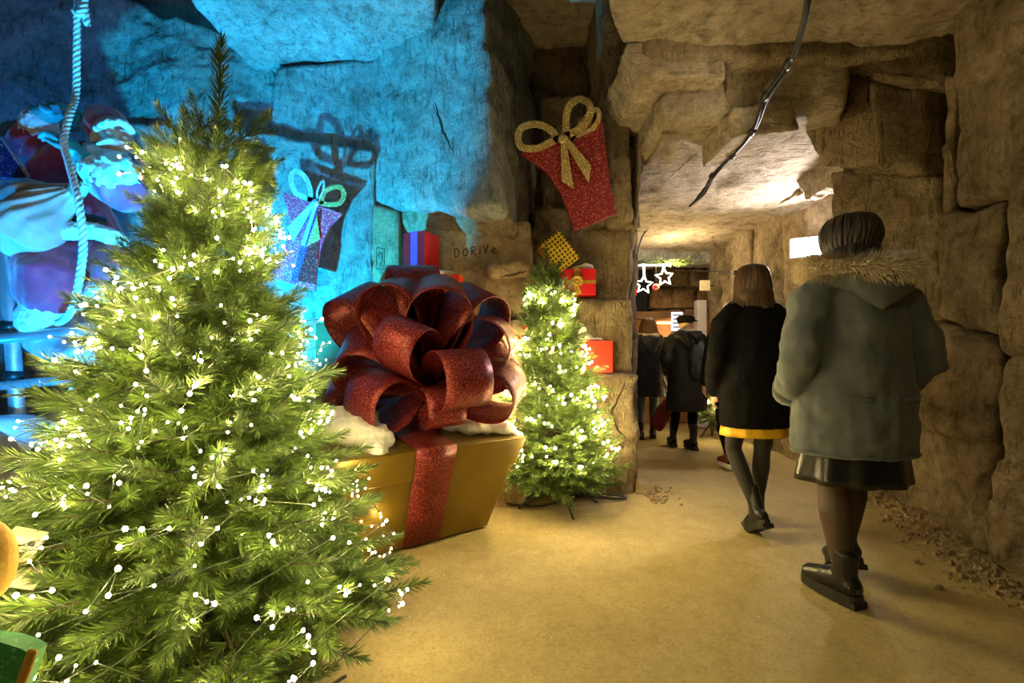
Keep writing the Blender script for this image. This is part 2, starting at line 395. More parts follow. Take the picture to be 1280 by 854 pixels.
Rk(px4((1150, 404, 2.98), (1256, 424, 2.46), (1252, 560, 2.46), (1140, 540, 3.06)), r=0.08, amp=0.05, freq=1.8)
Rk(px4((1244, 440, 2.36), (1350, 420, 2.05), (1350, 600, 2.02), (1240, 600, 2.36)), r=0.12, amp=0.07, freq=2.2)
Rk(px4((1104, 500, 3.6), (1246, 548, 2.50), (1236, 705, 2.46), (1098, 618, 3.72)), r=0.10, amp=0.07, freq=2.2)
Rk(px4((1228, 560, 2.42), (1350, 580, 2.05), (1345, 780, 2.0), (1222, 705, 2.42)), r=0.12, amp=0.08, freq=2.4)
Rk(px4((1178, 92, 2.86), (1194, 92, 2.80), (1192, 300, 2.84), (1178, 300, 2.9)), r=0.03, amp=0.02, res=0.04)
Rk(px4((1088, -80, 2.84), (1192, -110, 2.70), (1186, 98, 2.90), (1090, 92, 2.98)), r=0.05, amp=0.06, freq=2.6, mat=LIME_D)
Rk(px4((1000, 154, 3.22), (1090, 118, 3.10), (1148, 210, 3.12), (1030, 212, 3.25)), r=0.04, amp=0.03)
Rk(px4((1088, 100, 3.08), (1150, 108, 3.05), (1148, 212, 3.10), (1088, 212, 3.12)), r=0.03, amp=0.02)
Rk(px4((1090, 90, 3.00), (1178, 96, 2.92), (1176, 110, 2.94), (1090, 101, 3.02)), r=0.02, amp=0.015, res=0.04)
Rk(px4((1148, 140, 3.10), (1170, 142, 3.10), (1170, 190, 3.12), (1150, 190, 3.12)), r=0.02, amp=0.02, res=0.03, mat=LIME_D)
Rk(px4((1036, 213, 3.42), (1182, 218, 3.12), (1182, 420, 3.15), (1040, 420, 3.5)), r=0.04, amp=0.03, freq=2.5)
Rk(px4((1040, 422, 3.5), (1170, 420, 3.18), (1150, 600, 3.3), (1046, 600, 3.7)), r=0.05, amp=0.04)

Rk(px4((1052, 56, 3.42), (1196, 56, 3.25), (1196, 230, 3.3), (1052, 230, 3.5)), d=0.3, amp=0.03, mat=LIME_D)  # hidden filler added behind the gap to stop lamp light leaking through

# ---- passage: lamp wall, far right wall, end wall
F = [V((3.10, 4.75, 3.1)), V((3.9, 4.35, 3.1)), V((3.9, 4.35, -0.1)), V((3.10, 4.75, -0.1))]
wall_passage = structure(rock('wall_passage', F, d=0.5, mat=LIME_S, res=0.06, amp=0.02, r=0.04), 'pale dressed stone wall carrying the white passage lamp', 'wall')
rock('rock_block', px4((946, 206, 4.55), (1038, 152, 3.75), (1046, 218, 3.8), (984, 250, 4.6)), d=0.5, mat=LIME, parent=wall_passage, amp=0.05, freq=3, r=0.05, res=0.035)
rock('rock_block', px4((1030, 160, 3.7), (1062, 156, 3.6), (1062, 236, 3.7), (1036, 236, 3.8)), d=0.4, mat=LIME_C, parent=wall_passage, amp=0.04, freq=4, r=0.03, res=0.03)
# long wall of big stones running back from the lamp wall
def wall_strip(y0, y1, z0, z1, **k):
    def X(y): return 3.10 + (y - 4.75) * 0.055
    rock('rock_block', [V((X(y1), y1, z1)), V((X(y0), y0, z1)), V((X(y0), y0, z0)), V((X(y1), y1, z0))],
         dvec=(0.8, 0, 0), mat=LIME, parent=wall_passage, amp=0.035, r=0.05, **k)
wall_strip(4.75, 6.05, 1.35, 3.0); wall_strip(6.07, 7.6, 1.60, 3.1); wall_strip(4.8, 6.4, 0.55, 1.34); wall_strip(6.42, 7.6, 0.75, 1.58)
wall_strip(4.75, 7.6, -0.1, 0.54)
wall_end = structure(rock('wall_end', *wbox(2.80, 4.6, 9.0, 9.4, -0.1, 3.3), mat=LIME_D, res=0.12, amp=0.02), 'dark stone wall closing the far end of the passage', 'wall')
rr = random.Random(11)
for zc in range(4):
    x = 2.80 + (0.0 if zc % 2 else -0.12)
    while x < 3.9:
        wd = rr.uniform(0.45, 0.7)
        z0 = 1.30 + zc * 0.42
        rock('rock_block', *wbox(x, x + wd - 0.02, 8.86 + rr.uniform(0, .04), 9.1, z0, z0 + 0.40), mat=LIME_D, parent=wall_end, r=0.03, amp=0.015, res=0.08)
        x += wd
rock('rock_block', *wbox(1.8, 3.5, 7.4, 7.9, 2.72, 3.1), mat=LIME_B, parent=wall_end, amp=0.05, r=0.04, freq=3)

# ---- ceilings
F = [V((0.72, 2.95, 3.10)), V((3.6, 2.95, 3.10)), V((3.6, 2.95, 3.7)), V((0.72, 2.95, 3.7))]
B = [V((-1.3, -1.0, 3.12)), V((3.2, -1.0, 3.12)), V((3.2, -1.0, 3.7)), V((-1.3, -1.0, 3.7))]
ceiling = structure(rock('ceiling', F, B, mat=LIME_C, res=0.06, amp=0.05, r=0.04, freq=1.6), 'quarried stone ceiling with diagonal bedding over the passage', 'ceiling')
def C(F, **k):
    k.setdefault('parent', ceiling); k.setdefault('mat', LIME_C); return rock('rock_block', F, **k)
C(*[wbox(-2.32, -0.55, 1.0, 4.3, 3.64, 4.1)[0]], B=wbox(-2.32, -0.55, 1.0, 4.3, 3.64, 4.1)[1], mat=LIME_B, amp=0.06, r=0.08, freq=1.4)
C(wbox(-6.2, -2.30, 1.0, 4.4, 4.5, 4.8)[0], B=wbox(-6.2, -2.3, 1.0, 4.4, 4.5, 4.8)[1], mat=LIME_B, amp=0.05)
C(px4((782, 54, 2.92), (900, 38, 2.92), (908, 97, 2.94), (803, 95, 2.94)), d=0.8, r=0.012, amp=0.016, res=0.026, chip=0.012, fine=0.012)
C(px4((820, 96, 3.22), (912, 92, 3.22), (913, 150, 3.24), (830, 170, 3.24)), d=0.5, r=0.012, amp=0.016, mat=LIME, res=0.026, chip=0.012, fine=0.012)
C(px4((908, 72, 3.02), (990, 64, 3.02), (1000, 122, 3.08), (910, 138, 3.08)), d=0.5, r=0.012, amp=0.018, mat=LIME, res=0.026, chip=0.012, fine=0.012)
C(px4((914, 132, 2.96), (990, 122, 3.02), (1000, 160, 3.06), (915, 170, 3.0)), d=0.5, r=0.012, amp=0.016, res=0.026, chip=0.012, fine=0.012)
C(px4((985, 62, 2.94), (1090, 52, 2.94), (1090, 70, 3.0), (990, 108, 3.05)), d=0.5, r=0.012, amp=0.016, res=0.026, chip=0.012, fine=0.012)
C(px4((1006, 102, 3.12), (1092, 74, 3.08), (1092, 142, 3.12), (1014, 152, 3.14)), d=0.4, r=0.012, amp=0.016, mat=LIME_D, res=0.026, chip=0.012, fine=0.012)
F = [V((1.02, 3.14, 2.70)), V((2.2, 2.98, 2.72)), V((2.2, 2.98, 3.2)), V((1.02, 3.14, 3.2))]
B = [V((1.0, 5.05, 2.70)), V((3.3, 5.05, 2.68)), V((3.3, 5.05, 3.2)), V((1.0, 5.05, 3.2))]
C(F, B=B, r=0.05, amp=0.035, freq=2.0, res=0.045)
C([V((0.9, 4.95, 2.80)), V((3.3, 4.95, 2.80)), V((3.3, 4.95, 3.3)), V((0.9, 4.95, 3.3))],
  B=[V((0.9, 9.2, 2.95)), V((4.6, 9.2, 2.95)), V((4.6, 9.2, 3.3)), V((0.9, 9.2, 3.3))], r=0.05, amp=0.04, res=0.07)
C(*[wbox(2.1, 4.2, 2.98, 5.2, 3.05, 3.5)[0]], B=wbox(2.1, 4.2, 2.98, 5.2, 3.05, 3.5)[1], amp=0.04)
C(wbox(-0.6, 1.2, 3.4, 4.6, 4.3, 4.8)[0], B=wbox(-0.6, 1.2, 3.4, 4.6, 4.3, 4.8)[1], amp=0.03)

C(wbox(0.85, 3.4, 2.9, 3.7, 3.0, 3.4)[0], B=wbox(0.85, 3.4, 2.9, 3.7, 3.0, 3.4)[1], amp=0.03, mat=LIME)
# ---- carved writing on the blocks
bpy.context.view_layer.update()
INK = simple('scratched_line', (0.045, 0.03, 0.018), 0.9)
def strokes(block, lines, name, r=0.0045):
    bm = bmesh.new(); bm.from_mesh(block.data); bvh = BVHTree.FromBMesh(bm); bm.free()
    mb = MB(); o = V((0, 0, CAMZ))
    for ln in lines:
        pts = []
        for i in range(len(ln) - 1):
            for k in range(4):
                t = k / 4; pts.append((ln[i][0] * (1 - t) + ln[i + 1][0] * t, ln[i][1] * (1 - t) + ln[i + 1][1] * t))
        pts.append(ln[-1]); w = []
        for (x, y) in pts:
            d = (P(x, y, 1) - o).normalized(); hit = bvh.ray_cast(o, d)
            if hit[0] is not None: w.append(hit[0])
        if len(w) > 1: mb.tube(w, r, n=5, round_caps=False)
    if mb.v: mb.build(name, INK, block)
strokes(NINE, [[(471, 309.5), (480.5, 311), (480, 337), (470.5, 336), (471, 309.5)],
               [(478, 318), (475, 315), (473, 319), (474.5, 323), (477.5, 322), (478, 316), (477.5, 326), (475, 333)]], 'carved_number', 0.0035)
def sh(pts, ox, oy, s=1.0): return [(ox + x * s, oy + y * s) for x, y in pts]
LET = {'D': [[(0, 0), (0, 11)], [(0, 0), (4, 1), (6, 5), (4, 10), (0, 11)]],
       'O': [[(1, 1), (5, 0), (6.5, 5), (5, 10), (1, 10.5), (-.5, 5), (1, 1)]],
       'R': [[(0, 11), (0, 0), (4, 0), (5.5, 2.5), (4, 5), (0, 5.5), (5.5, 11)]],
       'I': [[(1, 0), (1, 11)]],
       'V': [[(0, 0), (3.5, 10), (6, -1)]],
       'g': [[(0, 6), (3, 9), (7, 5), (4, 2), (2, 6), (6, 10), (9, 8)]]}
for ch, ox, oy, s in (('D', 568.5, 311, .95), ('O', 579, 311, .85), ('R', 589.5, 308.5, .95), ('I', 599, 307.5, .95), ('V', 604, 307, .95), ('g', 613, 307.5, .95)):
    strokes(DORI, [sh(l, ox, oy, s) for l in LET[ch]], 'carved_letter', 0.005)

# ---- open cracks and fissures in the rock faces
def cracks(lines):
    pool = []
    for o_ in COL.objects:
        if o_.type == 'MESH' and o_.name.startswith(('rock_block', 'wall_', 'ceiling')):
            bm = bmesh.new(); bm.from_mesh(o_.data); pool.append((o_, BVHTree.FromBMesh(bm))); bm.free()
    o = V((0, 0, CAMZ)); rr_ = random.Random(17)
    for ln, r in lines:
        pts = []
        for i in range(len(ln) - 1):
            for k in range(5):
                t = k / 5; pts.append((ln[i][0] * (1 - t) + ln[i + 1][0] * t + rr_.uniform(-.9, .9), ln[i][1] * (1 - t) + ln[i + 1][1] * t + rr_.uniform(-.9, .9)))
        pts.append(ln[-1]); w = []; host = None
        for (x, y) in pts:
            d = (P(x, y, 1) - o).normalized(); best = None
            for (ob, tr) in pool:
                h = tr.ray_cast(o, d)
                if h[0] is not None and (best is None or h[3] < best[0]): best = (h[3], h[0], ob)
            if best is None: continue
            if host is None: host = best[2]
            if best[2] is host: w.append(best[1] + d * r * 0.3)
        if len(w) > 2:
            n_ = len(w); mb = MB(); mb.tube(w, [r * (0.25 + 0.75 * math.sin(PI * (i + .6) / n_)) for i in range(n_)], n=6, round_caps=False); mb.build('crack', INK, host)
cracks([([(543, 128), (549, 148), (556, 170), (566, 190)], .011),  
        ([(923, 258), (925, 285), (930, 322)], .012), ([(890, 296), (900, 318), (908, 338)], .007), ([(948, 262), (955, 290), (966, 322)], .008),
        ([(836, 222), (852, 208), (872, 192)], .004),
        ([(783, 472), (774, 496), (763, 516), (772, 538), (789, 554)], .012), ([(622, 346), (640, 344), (662, 337)], .010), ([(668, 232), (690, 246), (700, 262)], .010)])
# ================================================================== the giant gold gift with its red bow
GOLD = simple('gold_card', (0.185, 0.12, 0.013), 0.38, 0.35, 0.10, 5.0, 0.15, 40)
REDG = glitter('red_glitter_ribbon', (0.135, 0.006, 0.010), (0.62, 0.13, 0.09), 0.36, 0.35, 300, 0.82)
COTTON = simple('cotton_wool', (0.86, 0.85, 0.82), 0.95, 0, 0.05, 10, 0.8, 45)
TH = math.radians(38)
U = V((math.cos(TH), math.sin(TH), 0)); NN = V((math.sin(TH), -math.cos(TH), 0)); ZZ = V((0, 0, 1))
BC = V((-0.53, 2.645, 0))                    # middle of the front bottom edge
def giftp(u, n, z): return BC + U * u + NN * n + ZZ * z
bw, tw, fl = 0.47, 0.625, 0.17               # half widths at bottom / top, forward flare
def side(t, extra=0.0):
    """corners of the box at height fraction t, front-left, front-right, back-right, back-left"""
    hw = bw + (tw - bw) * t + extra; f = fl * t + extra; bk = -0.95 - 0.10 * t - extra
    zf = 0.585 * t; zb = 0.76 * t
    return [giftp(-hw, f, zf), giftp(hw, f, zf), giftp(hw, bk, zb), giftp(-hw, bk, zb)]
gift = thing('giant_gift_box', 'giant gold gift box with a huge red glitter bow on the cave floor', 'gift', BC)
def G(o): o.parent = gift; o.matrix_parent_inverse = Matrix.Translation(-BC); return o
def ring_solid(rings, cap=True):
    mb = MB(); vs = [p for r in rings for p in r]; fs = []
    for i in range(len(rings) - 1):
        for k in range(4):
            k2 = (k + 1) % 4; fs.append((i * 4 + k, i * 4 + k2, (i + 1) * 4 + k2, (i + 1) * 4 + k))
    fs.append((3, 2, 1, 0)); e = (len(rings) - 1) * 4; fs.append((e, e + 1, e + 2, e + 3))
    return mb.add(vs, fs)
def bevel(o, w=0.008, seg=2):
    m = o.modifiers.new('bevel', 'BEVEL'); m.width = w; m.segments = seg; m.limit_method = 'ANGLE'; return o
G(bevel(ring_solid([[p + ZZ * 0.004 for p in side(0.0)], side(0.74)]).build('body', GOLD, None, False)))
G(bevel(ring_solid([side(0.70, 0.018), side(1.0, 0.018)]).build('lid', GOLD, None, False)))
def strip(path, w0, wdir, th=0.006, name='ribbon', parent=None, mat=REDG):
    """flat band along path with half width list"""
    mb = MB(); n = len(path); vs = []; fs = []
    for i, p in enumerate(path):
        h = w0[i] if isinstance(w0, list) else w0
        vs += [p - wdir * h, p + wdir * h]
    for i in range(n - 1): fs.append((2 * i, 2 * i + 1, 2 * i + 3, 2 * i + 2))
    mb.add(vs, fs); o = mb.build(name, mat, parent, True)
    s_ = o.modifiers.new('thick', 'SOLIDIFY'); s_.thickness = th; s_.offset = 0
    return o
def fpt(t, e): f = fl * t + e; return giftp(0.0, f, 0.585 * t)
path = [giftp(0, 0.012, 0.01), giftp(0, fl * .35 + .014, .585 * .35), fpt(0.695, 0.016), fpt(0.70, 0.030), fpt(0.9, 0.032), fpt(1.0, 0.032) + ZZ * 0.008]
back = giftp(0, -1.05, 0.775)
path += [fpt(1.0, 0.0) + ZZ * 0.012, fpt(1.0, 0).lerp(back, 0.5) + ZZ * 0.016, back]
G(strip(path, [0.115, 0.118, 0.12, 0.12, 0.122, 0.124, 0.124, 0.12, 0.12], U))
# ribbon across
c0 = fpt(1.0, 0).lerp(back, 0.5) + ZZ * 0.02
G(strip([c0 - U * (tw + .014) - ZZ * .2, c0 - U * (tw + .014), c0, c0 + U * (tw + .014), c0 + U * (tw + .014) - ZZ * .2], 0.12, NN))
bow = None
CB = P(534, 482, 2.86)                        # heart of the bow
kb = MB(); kb.ball(CB - V((0, -0.03, 0.12)), (0.13, 0.13, 0.16)); kb.tube([CB - ZZ * 0.38, CB - ZZ * 0.1], [0.10, 0.06], 12)
bow = G(kb.build('bow', REDG))
def loop(tip, wdir, b, W, seed=0):
    """one ribbon loop: leaves the heart, curls out to `tip`, comes back; wdir = across the ribbon"""
    T = P(*tip); d = T - CB; R = d.length; d.normalize()
    wv = V(wdir); wv = (wv - d * wv.dot(d)).normalized(); t = d.cross(wv)
    n = 34; vs = []; fs = []
    for i in range(n + 1):
        s_ = 2 * PI * (0.035 + 0.93 * i / n)
        x = R * (1 - math.cos(s_)) / 2; y = b * math.sin(s_) * abs(math.sin(s_ / 2)) ** 1.6 * 1.62
        k = 0.40 + 0.60 * min(1, x / (0.5 * R))
        tw_ = 0.10 * math.sin(s_)
        for j in range(5):
            q = (j / 4 - .5) * W * k
            vs.append(CB + d * x + t * (y + 0.06 * abs(q) * tw_) + wv * q)
    for i in range(n):
        for j in range(4): a = i * 5 + j; fs.append((a, a + 1, a + 6, a + 5))
    o = MB().add(vs, fs).build('bow_loop', REDG, bow)
    s_ = o.modifiers.new('thick', 'SOLIDIFY'); s_.thickness = 0.005; s_.offset = 0
    return o
#      tip (px, py, Y)        across-direction        half thickness, width
LOOPS = [((428, 372, 2.86), (-0.75, -0.75, -0.35), 0.17, 0.30),
         ((478, 352, 2.66), (0.10, -0.80, -0.75), 0.155, 0.32),
         ((556, 352, 2.62), (0.10, -0.80, -0.75), 0.165, 0.34),
         ((512, 334, 2.98), (-0.9, -0.45, -0.15), 0.15, 0.30),
         ((612, 366, 2.88), (0.55, -0.75, -0.75), 0.15, 0.30),
         ((634, 412, 2.72), (-0.55, -0.85, -0.45), 0.15, 0.28),
         ((424, 440, 2.68), (0.15, -0.75, -0.80), 0.16, 0.28),
         ((500, 412, 2.34), (0.85, -0.35, -0.35), 0.12, 0.24),
         ((448, 510, 2.44), (0.80, -0.55, -0.30), 0.135, 0.25),
         ((588, 470, 2.34), (-0.92, -0.38, -0.10), 0.145, 0.27),
         ((650, 490, 2.66), (-0.45, -0.85, -0.40), 0.14, 0.26),
         ((414, 486, 2.95), (0.3, -0.6, -0.8), 0.12, 0.26),
         ((642, 448, 3.0), (-0.3, -0.7, -0.7), 0.12, 0.26),
         ((560, 520, 2.52), (0.9, -0.3, -0.2), 0.10, 0.22)]
for k, (tip, wd, b, W) in enumerate(LOOPS): loop(tip, wd, b, W, k)

# cotton wool snow lying on the lid
def snow(name, label, lumps, seed=1, voxel=0.018, parent=None):
    mb = MB()
    for c, r in lumps: mb.ball(c, r)
    me = blend(mb, voxel, 2, 0.022, 16.0, 1.0)
    o = link(name, me, COTTON); tag(o, label, 'fake snow'); return o
def topz(u, n):
    t = (fl - n) / (fl + 1.05); return 0.60 + (0.775 - 0.60) * max(0, min(1, t))
def lump(u, n, r, rz): return (giftp(u, n, topz(u, n) + rz * 0.55), (r, r, rz))
snow('cotton_snow', 'white cotton snow on the right corner of the giant gold gift lid',
     [lump(.40, -.02, .13, .06), lump(.50, -.10, .12, .07), lump(.33, -.10, .12, .08), lump(.53, .06, .085, .05), (giftp(.62, .10, .56), (.05, .06, .07)), lump(.45, -.25, .14, .07), (giftp(.645, -.06, .56), (.035, .09, .07))])
snow('cotton_snow', 'white cotton snow under the left loops of the giant red bow',
     [lump(-.30, -.02, .10, .07), lump(-.38, -.08, .13, .09), lump(-.26, .05, .08, .06), lump(-.42, -.22, .15, .10), lump(-.30, -.2, .13, .10), (giftp(-.31, .10, .60), (.07, .07, .07))])

# olive panel standing behind the gift
pb = MB(); a = P(398, 404, 3.25); pb.box((a.x + 0.10, 3.27, a.z / 2), (0.24, 0.05, a.z))
tag(bevel(pb.build('display_board', simple('olive_paint', (0.055, 0.045, 0.008), 0.6), None, False)), 'dark olive upright board behind the left of the giant bow', 'board')
# ================================================================== christmas trees
def needle_mat(name, base, tip):
    m, nt, b = new_mat(name)
    tc = N(nt, 'ShaderNodeTexCoord'); nz = N(nt, 'ShaderNodeTexNoise', Scale=22.0, Detail=2.0)
    nt.links.new(tc.outputs['Object'], nz.inputs['Vector'])
    r = ramp(nt, nz.outputs['Fac'], [(0.30, base), (0.70, tip)]); nt.links.new(r.outputs[0], b.inputs['Base Color'])
    b.inputs['Roughness'].default_value = 0.42
    b.inputs['Subsurface Weight'].default_value = 0.0
    MATS[name] = m; return m
NEEDLE = needle_mat('fir_needles', (0.034, 0.086, 0.012), (0.135, 0.210, 0.031))
TWIG = simple('twig', (0.07, 0.055, 0.03), 0.8)
WIRE = simple('green_wire', (0.02, 0.035, 0.018), 0.5)
METAL_D = simple('dark_steel', (0.03, 0.035, 0.035), 0.4, 0.6)
def sprig(mb, p0, d, L, nl, dens, rg, nw=0.0032, up=None):
    """a fir tip: twig with needles all round, leaning forward"""
    d = V(d).normalized(); a = d.orthogonal().normalized(); b = d.cross(a)
    bend = V((rg.uniform(-1, 1), rg.uniform(-1, 1), rg.uniform(-.3, .9))) * 0.10 * L
    def at(t): return p0 + d * L * t + bend * t * t
    vs = []; fs = []
    pts = [at(t) for t in (0, .35, .7, 1)]
    mb.tube(pts, [0.0035, 0.003, 0.0022, 0.001], n=4, caps=False, mi=1, round_caps=False)
    n = int(L * dens)
    for i in range(n):
        t = 0.03 + 0.97 * (i + rg.random()) / n
        ph = rg.uniform(0, 2 * PI); r = a * math.cos(ph) + b * math.sin(ph)
        lean = rg.uniform(0.48, 0.85) if t < 0.9 else rg.uniform(0.15, 0.6)
        dir_ = (d * math.cos(lean) + r * math.sin(lean)).normalized()
        ln = nl * rg.uniform(0.7, 1.1) * (1.0 if t < 0.85 else 0.8)
        s_ = dir_.cross(V((rg.uniform(-1, 1), rg.uniform(-1, 1), rg.uniform(-1, 1)))).normalized() * nw * 0.5
        p = at(t); k = len(vs); mid = p + dir_ * ln * 0.55
        vs += [p - s_ * 0.6, p + s_ * 0.6, mid + s_, p + dir_ * ln, mid - s_]; fs.append((k, k + 1, k + 2, k + 3, k + 4))
    mb.add(vs, fs, 0)
def branch_mesh(L, seed, nl=0.045, dens=520, nsp=None, spl=0.17, nw=0.0032):
    """bough along +X: stem with alternating tips, slightly rising"""
    rg = random.Random(seed); mb = MB()
    sag = rg.uniform(0.02, 0.10) * L; rise = rg.uniform(0.02, 0.12) * L
    def at(t): return V((L * t, 0.03 * L * math.sin(3 * t + seed), rise * t * t - sag * math.sin(PI * t) * 0.5))
    mb.tube([at(t / 5) for t in range(6)], [0.008, .007, .006, .005, .004, .002], n=5, caps=False, mi=1, round_caps=False)
    n = nsp or max(4, int(L / 0.080))
    for i in range(n):
        t = 0.22 + 0.72 * (i + 0.5 * rg.random()) / n
        sgn = 1 if i % 2 else -1
        ang = rg.uniform(0.55, 1.0); el = rg.uniform(-0.35, 0.55)
        d = V((math.cos(ang), sgn * math.sin(ang), 0)); d.z = el; d.normalize()
        sprig(mb, at(t), d, spl * rg.uniform(0.75, 1.15) * (1.1 - 0.35 * t), nl, dens, rg, nw)
    sprig(mb, at(0.72), (at(1) - at(0.8)), L * 0.28 + spl * 0.7, nl, dens, rg, nw)
    sprig(mb, at(0.25), (at(0.75) - at(0.25)), L * 0.5, nl * 0.9, dens * 0.5, rg, nw)
    me = mb.mesh('bough'); me.materials.append(NEEDLE); me.materials.append(TWIG)
    return me
BOUGH = {}
for cls, Ln in (('a', 0.24), ('b', 0.40), ('c', 0.58), ('d', 0.78)):
    BOUGH[cls] = [branch_mesh(Ln, s * 7 + ord(cls), nl=0.060, dens=980, spl=0.20 if Ln > .3 else 0.16, nw=0.0030) for s in range(5)]
BLEN = {'a': 0.24, 'b': 0.40, 'c': 0.58, 'd': 0.78}
BOUGH_S = {}
for cls, Ln in (('a', 0.15), ('b', 0.26), ('c', 0.40)):
    BOUGH_S[cls] = [branch_mesh(Ln, s * 5 + ord(cls) * 3, nl=0.042, dens=620, nsp=max(4, int(Ln / 0.05)), spl=0.125, nw=0.0042) for s in range(4)]
BLEN_S = {'a': 0.15, 'b': 0.26, 'c': 0.40}
def make_tree(root, H, z0, rad, nb, sets, lens, rg, apex_off=(0, 0), top_len=0.30, trunk_r=0.022, tilt_lo=-0.25, tilt_hi=0.75):
    """boughs in tiers round a trunk; rad(z) gives the outline"""
    tr = MB(); top = V((apex_off[0], apex_off[1], H - top_len))
    tr.tube([V((0, 0, 0.03)), top * 0.5, top], [trunk_r, trunk_r * .8, trunk_r * .3], 8)
    tr.build('trunk', TWIG, root)
    ga = PI * (3 - math.sqrt(5))
    for i in range(nb):
        t = ((i + 0.5) / nb) ** 0.80           # more boughs low down
        z = H - top_len - 0.03 - (H - top_len - 0.03 - z0) * t
        R = rad(z) * rg.uniform(0.84, 1.06)
        c = min(lens, key=lambda k: abs(lens[k] - R)); 
        me = rg.choice(sets[c])
        o = bpy.data.objects.new('branch', me); COL.objects.link(o); o.parent = root
        s_ = max(0.7, min(1.45, R / lens[c]))
        ax = top * (z / (H - top_len))
        o.location = (ax.x, ax.y, z)
        tl = tilt_hi + (tilt_lo - tilt_hi) * t + rg.uniform(-0.13, 0.13)
        o.rotation_euler = (rg.uniform(-0.35, 0.35), -tl, i * ga + rg.uniform(-0.25, 0.25))
        o.scale = (s_, min(s_, 1.15), min(s_, 1.15))
    tm = MB(); sprig(tm, V((0, 0, 0)), V((0.06, 0, 1)), top_len, 0.068 if top_len > .31 else .04, 620, rg, 0.005)
    me = tm.mesh('leader'); me.materials.append(NEEDLE); me.materials.append(TWIG)
    o = link('leader_tip', me, None, root, False); o.location = top - V((0, 0, 0.03))
def stand(root, r=0.32, n=4, a0=0.3):
    for k in range(n):
        a = a0 + k * 2 * PI / n; d = V((math.cos(a), math.sin(a), 0)); mb = MB()
        mb.tube([d * 0.02 + ZZ * 0.22, d * r * 0.55 + ZZ * 0.10, d * r + ZZ * 0.008], [0.010, 0.010, 0.009], 6)
        mb.build('stand_leg', METAL_D, root)
GLOW = glow('warm_white_bulb', (1.0, 0.76, 0.31), 400.0)
CAP = simple('bulb_cap', (0.03, 0.06, 0.03), 0.5)
bm_ = MB(); bm_.ball((0, 0, 0), (1, 1, 1.15), 8, 6); BULB = bm_.mesh('bulb'); BULB.materials.append(GLOW)
def light_string(name, label, root_loc, pts, r, extra=()):
    """wire with bulbs; `extra` bulbs beyond the three hundred single ones are joined"""
    t = thing(name, label, 'fairy lights', root_loc)
    mb = MB(); mb.tube([p for p in pts], 0.0016, n=4, caps=False, round_caps=False); mb.build('wire', WIRE, t)
    def size(): return r * (0.62 + 0.75 * random.random())
    for i, p in enumerate(pts):
        o = bpy.data.objects.new('bulb', BULB); COL.objects.link(o); o.parent = t
        o.location = p; s_ = size(); o.scale = (s_, s_, s_)
    if extra:
        mb = MB()
        for p in extra: s_ = size(); mb.ball(p, (s_, s_, s_ * 1.15), 6, 5)
        o = mb.build('bulbs', GLOW, t); o['kind'] = 'stuff'
        mb = MB(); mb.tube(list(extra), 0.0014, n=4, caps=False, round_caps=False); mb.build('wire', WIRE, t)
    return t
rg = random.Random(21)
# --- big tree in front on the left
TB = V((-1.17, 1.66, 0.0))
big = thing('christmas_tree', 'large lit artificial fir tree in the left foreground', 'christmas tree', TB)
def rad_big(z): return max(0.08, 0.075 + 0.262 * (1.80 - z) + 0.30 * max(0.0, 0.75 - z))
make_tree(big, 2.27, 0.08, rad_big, 290, BOUGH, BLEN, rg, (0.075, 0.03), 0.40, 0.022, -0.24, 0.45)
stand(big, 0.40, 4, 0.5)
def cone_string(n, zt, zb, turns, rad, rg, front=-PI / 2, spread=2.25, jit=0.035, f0=0.72, f1=1.0, ap=(0, 0), H=2.0, add=(0.0, 0.0), bunch=4, sig=0.028):
    """zig-zag round the side of the tree that faces the path, bulbs gathered in loose bunches"""
    out = []; m = n // bunch
    for i in range(m):
        t = (i + 0.5) / m; tt = t ** 0.72
        z = zt - (zt - zb) * tt
        ph = (t * turns) % 2; ph = ph if ph < 1 else 2 - ph
        a = front + (ph * 2 - 1) * spread + rg.gauss(0, 0.06)
        z += (ph - 0.5) * 0.16 + rg.gauss(0, jit)
        R = rad(z) * rg.uniform(f0, f1) + rg.uniform(*add)
        c = V((ap[0] * z / H + R * math.cos(a), ap[1] * z / H + R * math.sin(a), z + 0.05))
        for k in range(bunch): out.append(c + V((rg.gauss(0, sig), rg.gauss(0, sig), rg.gauss(0, sig * .8))))
    return out
light_string('fairy_light_string', 'warm white fairy lights wound round the large foreground tree', TB,
             cone_string(300, 1.84, 0.10, 9, rad_big, rg, -0.85, 2.15, 0.022, 0.90, 1.03, (0.075, 0.03), 2.0, (0.02, 0.13), 4, 0.034), 0.0043,
             cone_string(300, 1.80, 0.02, 8, rad_big, random.Random(77), -1.35, 1.5, 0.03, 0.92, 1.03, (0.075, 0.03), 2.0, (0.03, 0.12), 5, 0.036))
